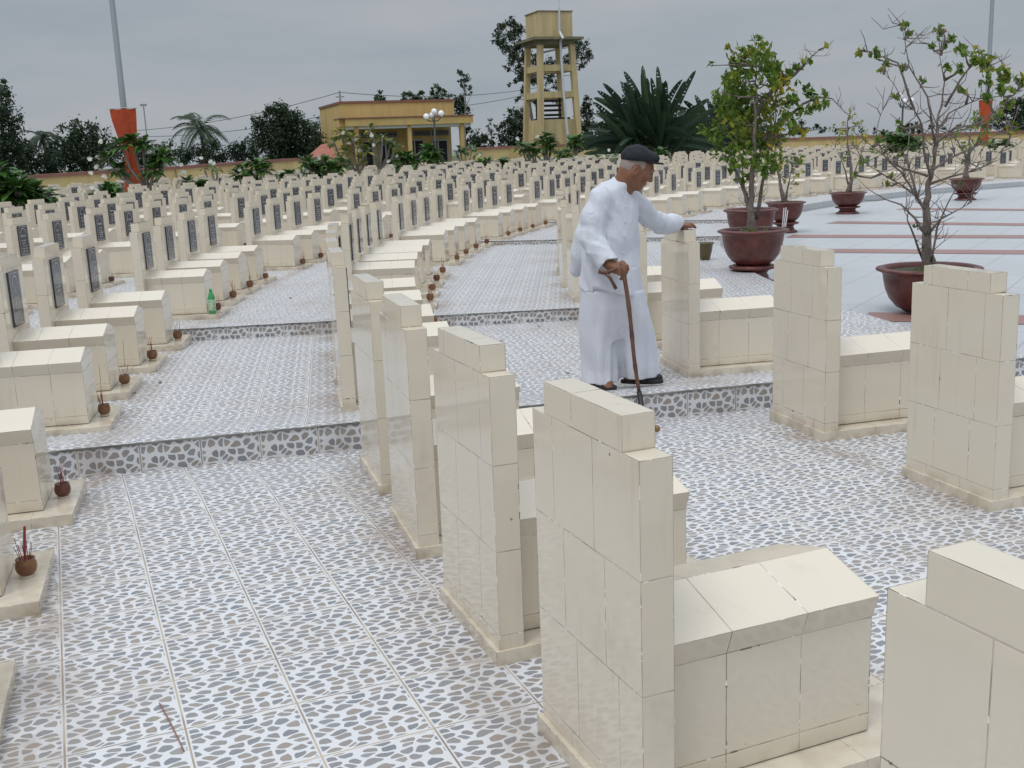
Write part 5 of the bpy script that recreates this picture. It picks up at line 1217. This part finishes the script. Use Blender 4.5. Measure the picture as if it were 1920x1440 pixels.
# --- body: one skin surface
B = Field((.36, 5.8, .05), (1.24, 6.86, 1.44), .0046)
hf = nv([.84, .04, -.54]); hs = nv(np.cross([0, 0, 1], hf)); hu = np.cross(hf, hs)         # head axes: forward, his left, up
Hc = PX(1193, 316, 6.2)
def hp(f, s, u): return Hc + hf * f + hs * s + hu * u
RH_ = np.stack([hf, hs, hu])
B.ell(hp(0, 0, .012), (.094, .073, .092), RH_, k=.01)
B.ell(hp(.018, 0, -.045), (.066, .060, .060), RH_, k=.03)
B.cap(hp(.030, 0, -.070), hp(.066, 0, -.082), .040, .021, .03)                           # jaw and chin
for s in (-1, 1):
    B.cap(hp(-.005, s * .050, -.050), hp(.048, s * .026, -.080), .024, .018, .025)
    B.ell(hp(.062, s * .042, -.012), (.022, .018, .014), RH_, k=.02)                        # cheek bones
    B.ell(hp(.066, s * .044, -.046), (.012, .010, .016), RH_, k=.015, cut=True)             # sunken cheeks
    B.ell(hp(.078, s * .030, .036), (.015, .024, .009), RH_, k=.012)                        # brow
    B.ell(hp(.088, s * .030, .018), (.012, .016, .010), RH_, k=.012, cut=True)              # eye sockets
    B.ell(hp(.074, s * .030, .017), (.012, .014, .010), RH_, k=.004)                        # lids
    B.ell(hp(-.010, s * .077, -.020), (.020, .011, .034), np.stack([nv(hf + hs * s * .25), nv(hs * s - hf * .25), hu]), k=.006)   # ears
    B.ell(hp(-.004, s * .083, -.016), (.010, .005, .019), RH_, k=.005, cut=True)
    B.ell(hp(.093, s * .011, -.020), (.011, .009, .008), RH_, k=.008)                       # nostrils
B.cap(hp(.086, 0, .028), hp(.106, 0, -.014), .009, .0125, .012)                           # nose
B.ell(hp(.086, 0, -.044), (.010, .022, .006), RH_, k=.008); B.ell(hp(.083, 0, -.057), (.011, .020, .007), RH_, k=.008)
B.ell(hp(.094, 0, -.0505), (.006, .022, .0022), RH_, k=.004, cut=True)
neck0 = PX(1160, 362, 6.21)
B.cap(hp(-.030, 0, -.055), neck0, .052, .062, .03); B.cap(hp(.015, 0, -.085), PX(1172, 362, 6.20), .026, .03, .03)
B.loft([(PX(1148, 535, 6.22), .15, .11), (PX(1149, 470, 6.22), .15, .115), (PX(1149, 415, 6.22), .155, .105), (PX(1150, 385, 6.22), .145, .085), (PX(1153, 366, 6.22), .10, .065)], sx_, fx, .04)
B.chain([sh_r, el_r, cu_r + dr * .02], [.05, .038, .029], .03); B.chain([sh_l, el_l, cu_l], [.05, .038, .028], .03)
for hip, knee, ank in ((PX(1128, 560, 6.19), PX(1124, 640, 6.17), np.array([.505, 6.17, GZ + .07])), (PX(1172, 560, 6.23), PX(1188, 640, 6.22), np.array([.745, 6.235, GZ + .075]))):
    B.chain([hip, knee, ank], [.075, .052, .036], .03)
# feet
fr = np.array([.50, 6.165, GZ + .03]); dfr = nv([.62, -.78, 0]); fl_ = np.array([.74, 6.225, GZ + .03]); dfl = nv([.985, -.17, 0])
for f0, dfo in ((fr, dfr), (fl_, dfl)):
    sd_ = np.array([-dfo[1], dfo[0], 0])
    B.cap(f0 - dfo * .045 + np.array([0, 0, .005]), f0 + dfo * .095, .033, .028, .02); B.cap(f0 + np.array([0, 0, .05]), f0 + dfo * .06, .034, .026, .03)
    for i in range(5):
        w_ = (i - 2) * .0155; sgn = 1 if f0 is fr else -1
        B.cap(f0 + dfo * .095 + sd_ * w_ * .9 - np.array([0, 0, .008]), f0 + dfo * (.137 - .008 * abs(i - 1.2) - .004 * i) + sd_ * w_ * sgn - np.array([0, 0, .012]), .0105, .0085, .004)
# right hand, closed on the cane
cane_top = PX(1166, 499, 5.915)
W0 = cu_r + dr * .012; P0 = PX(1155, 503, 5.935)
B.cap(W0, P0, .027, .031, .02); B.ell(P0 + np.array([.004, -.004, 0]), (.034, .03, .026), k=.015)
kd = nv(np.array([.74, -.5, -.45]))
for i in range(4):
    o_ = np.array([-.002, -.003, -.0165]) * (i - 1.5) + np.array([-.006, .004, 0]) * (i - 1.5)
    k0 = P0 + kd * .024 + o_ + np.array([.004, -.010, .008]); k1 = k0 + nv([.85, -.45, -.3]) * .026; k2 = k1 + nv([.25, .55, -.75]) * .024; k3 = k2 + nv([-.75, .35, -.3]) * .018
    r = [.0112, .0115, .0115, .0098][i]; B.chain([k0, k1, k2, k3], [r, r * .95, r * .9, r * .8], .006)
th0 = P0 + np.array([.010, -.004, .020]); B.chain([th0, th0 + np.array([.026, .004, .010]), th0 + np.array([.046, .002, -.006])], [.0135, .0120, .0100], .008)
# left hand, flat on the top of the stone
PL = np.array([1.088, 6.712, .934]); B.cap(wr_l - nv(wr_l - el_l) * .02, wr_l, .026, .025, .02); B.cap(wr_l, PL, .025, .021, .02)
hd = nv([.80, .58, 0]); sd2 = np.array([-hd[1], hd[0], 0])
B.ell(PL, (.042, .038, .0175), np.stack([hd, sd2, [0, 0, 1]]), k=.015)
for i in range(4):
    o_ = sd2 * (1.5 - i) * .0195; spread = nv(hd + sd2 * (1.5 - i) * .13); Ls = [.062, .072, .068, .052][i]
    k0 = PL + hd * .030 + o_ + np.array([0, 0, .003]); k1 = k0 + spread * Ls * .5 + np.array([0, 0, .004]); k2 = k1 + spread * Ls * .38 - np.array([0, 0, .012]); k3 = k2 + spread * Ls * .22 - np.array([0, 0, .011])
    B.chain([k0, k1, k2, k3], [.0105, .0100, .0090, .0078], .005)
t0 = PL - sd2 * .030 - hd * .012; B.chain([t0, t0 - sd2 * .022 + hd * .022, t0 - sd2 * .030 + hd * .046 - np.array([0, 0, .006])], [.0135, .0112, .0090], .010)
body = mpart('body', B.mesh('body', SKIN))
# --- hair below the cap, eyes, cap
Hh = Field(Hc - .17, Hc + .17, .004)
Hh.ell(hp(-.006, 0, .010), (.0955, .0755, .092), RH_, k=0)
Hh.ell(hp(.085, 0, -.03), (.085, .10, .13), RH_, k=.006, cut=True); Hh.ell(hp(-.02, 0, -.105), (.10, .10, .050), RH_, k=.006, cut=True)
for s in (-1, 1): Hh.ell(hp(-.004, s * .078, -.022), (.030, .03, .042), RH_, k=.004, cut=True)
mpart('hair', Hh.mesh('hair', HAIRM))
EYE = mat('dark_eye', (.02, .014, .012), .2)
for s in (-1, 1):
    mb = MB(); p = hp(.0835, s * .030, .0135); mb.tube([Vector(p - hs * .010) - root, Vector(p + hf * .002) - root, Vector(p + hs * .010) - root], [.0008, .0024, .0008], 6); part('eye', mb, EYE, man)
    mb = MB(); p = hp(.0915, s * .030, .040); mb.tube([Vector(p - hs * s * .016 - hf * .001) - root, Vector(p) - root, Vector(p + hs * s * .018 - hf * .010 - hu * .004) - root], [.0018, .0034, .0014], 6); part('eyebrow', mb, HAIRM, man)
Cf = Field((Hc[0] - .2, Hc[1] - .2, Hc[2] - .1), (Hc[0] + .25, Hc[1] + .2, Hc[2] + .25), .0045)
cf = nv([.985, 0, -.10]); cu = nv(np.cross(cf, [0, 1, 0])) * -1
if cu[2] < 0: cu = -cu
cs_ = np.cross(cu, cf); RC = np.stack([cf, cs_, cu]); Cc = PX(1200, 294, 6.2)
Cf.ell(Cc - cu * .004 - cf * .004, (.104, .091, .046), RC, k=0)
Cf.ell(Cc - cf * .022 + cu * .012, (.076, .084, .054), RC, k=.03)
Cf.ell(Cc + cf * .052 - cu * .004, (.058, .074, .028), RC, k=.03)
Cf.ell(Cc - cu * .090, (.30, .30, .068), RC, k=.008, cut=True)
def brim(x, y, z):
    p = [x - Cc[0], y - Cc[1], z - Cc[2]]; f = sum(RC[0, i] * p[i] for i in range(3)); s_ = sum(RC[1, i] * p[i] for i in range(3)); u = sum(RC[2, i] * p[i] for i in range(3))
    d2 = np.sqrt(((f - .068) / .070) ** 2 + (s_ / .075) ** 2) - 1
    uu = u + .024 + .10 * np.maximum(f - .06, 0) + 1.5 * s_ ** 2 * 0.5
    return np.maximum(d2 * .07, np.abs(uu) - .0045)
Cf.add(brim, Cc - .17, Cc + .17, .006)
def capw(x, y, z): return .0016 * np.sin((x + z) * 95) * np.clip((z - Cc[2]) / .04, 0, 1) + .0012 * np.sin(y * 120 + x * 40)
Cf.warp(capw)
mpart('flat_cap', Cf.mesh('flat_cap', CAPM))
# placket and buttons down the shirt front
for i, (px, py) in enumerate(((1173, 388), (1172, 416), (1170, 443), (1168, 474), (1166, 504))):
    d_ = np.array(ray(px, py)); d_ /= np.linalg.norm(d_); o_ = np.array(CO); hit = None
    ts = np.arange(5.2, 7.2, .003); pts = o_[None] + d_[None] * ts[:, None]
    g = np.round((pts - S.lo) / S.h).astype(int); ok = ((g >= 0) & (g < S.n)).all(1)
    for t_, gg, k in zip(ts, g, ok):
        if k and S.d[tuple(gg)] < 0: hit = o_ + d_ * (t_ - .003); break
    if hit is not None:
        mb = MB(); mb.ball(Vector(hit) - root, .0062, k=8, sy=.6); part('button', mb, mat('pearl_button', (.62, .62, .68), .3) if i == 0 else bpy.data.materials['pearl_button'], man)
# sandals
for f0, dfo, L0, L1, wd in ((fr, dfr, -.085, .150, .047), (fl_, dfl, -.095, .158, .048)):
    sd_ = np.array([-dfo[1], dfo[0], 0]); Q = Field(f0 - .24, f0 + .24, .0045); base = np.array([f0[0], f0[1], GZ])
    R3 = np.stack([dfo, sd_, [0, 0, 1]])
    def sole(x, y, z):
        u = (x - base[0]) * dfo[0] + (y - base[1]) * dfo[1]; v = (x - base[0]) * sd_[0] + (y - base[1]) * sd_[1]
        w = wd - .010 * np.clip((.02 - u) / .1, 0, 1); m_ = (L0 + L1) / 2; hl = (L1 - L0) / 2
        d2 = (np.sqrt(np.abs((u - m_) / hl) ** 3.2 + np.abs(v / w) ** 2.4) - 1) * w
        return np.maximum(d2, np.abs(z - base[2] - .0105) - .0105)
    Q.add(sole, f0 - .2, f0 + .2, 0)
    for u0_ in (.045, .075):
        a_ = base + dfo * u0_ + sd_ * wd * .95 + np.array([0, 0, .018]); b_ = base + dfo * (u0_ + .006) + np.array([0, 0, .068 - u0_ * .25]); c_ = base + dfo * u0_ - sd_ * wd * .95 + np.array([0, 0, .018])
        mid1 = (a_ + b_) / 2 + sd_ * .010 + np.array([0, 0, .012]); mid2 = (c_ + b_) / 2 - sd_ * .010 + np.array([0, 0, .012])
        Q.chain([a_, mid1, b_, mid2, c_], [.011] * 5, .004)
    if f0 is fl_: Q.ell(base + dfo * .07 + np.array([0, 0, .034]), (.085, .044, .034), R3, k=.01)
    mpart('sandal', Q.mesh('sandal', SOLE))
# --- cane
cb = np.array([.712, 5.66, -.05]); ct = cane_top + np.array([0, 0, .012])
t = thing('walking_cane', 'knobbly brown wooden cane with black rubber tip held by the old man', 'cane', Vector(cb))
mb = MB(); R = random.Random(2); pts = [np.array(ct) + (cb - ct) * f + np.array([math.sin(f * 7) * .006, 0, 0]) for f in np.linspace(0, .80, 22)]
mb.tube([Vector(p - cb) for p in pts], [.0125 + (.0022 if i % 5 == 2 else 0) - .0025 * i / 22 for i in range(22)], 10); part('shaft', mb, WOOD, t, True)
mb = MB(); mb.tube([Vector(pts[-1] - cb), Vector((cb - ct) * .97 + ct - cb), Vector((0, 0, 0))], [.0145, .016, .018], 12); part('rubber_tip', mb, SOLE, t, True)
h0 = PX(1163, 501, 5.915); h1 = PX(1136, 512, 5.90); h2 = PX(1123, 508, 5.895)
mb = MB(); mb.tube([Vector(q - cb) for q in (ct, h0, PX(1148, 507, 5.905), h1, h2)], [.012, .0125, .012, .013, .0155], 10); hn = part('handle', mb, WOOD, t, True)
mb = MB(); mb.tube([Vector(q - cb) for q in (h1, PX(1144, 521, 5.89), PX(1150, 532, 5.885), PX(1155, 542, 5.88))], [.011, .0095, .009, .0105], 8); part('spur', mb, WOOD, hn, True)
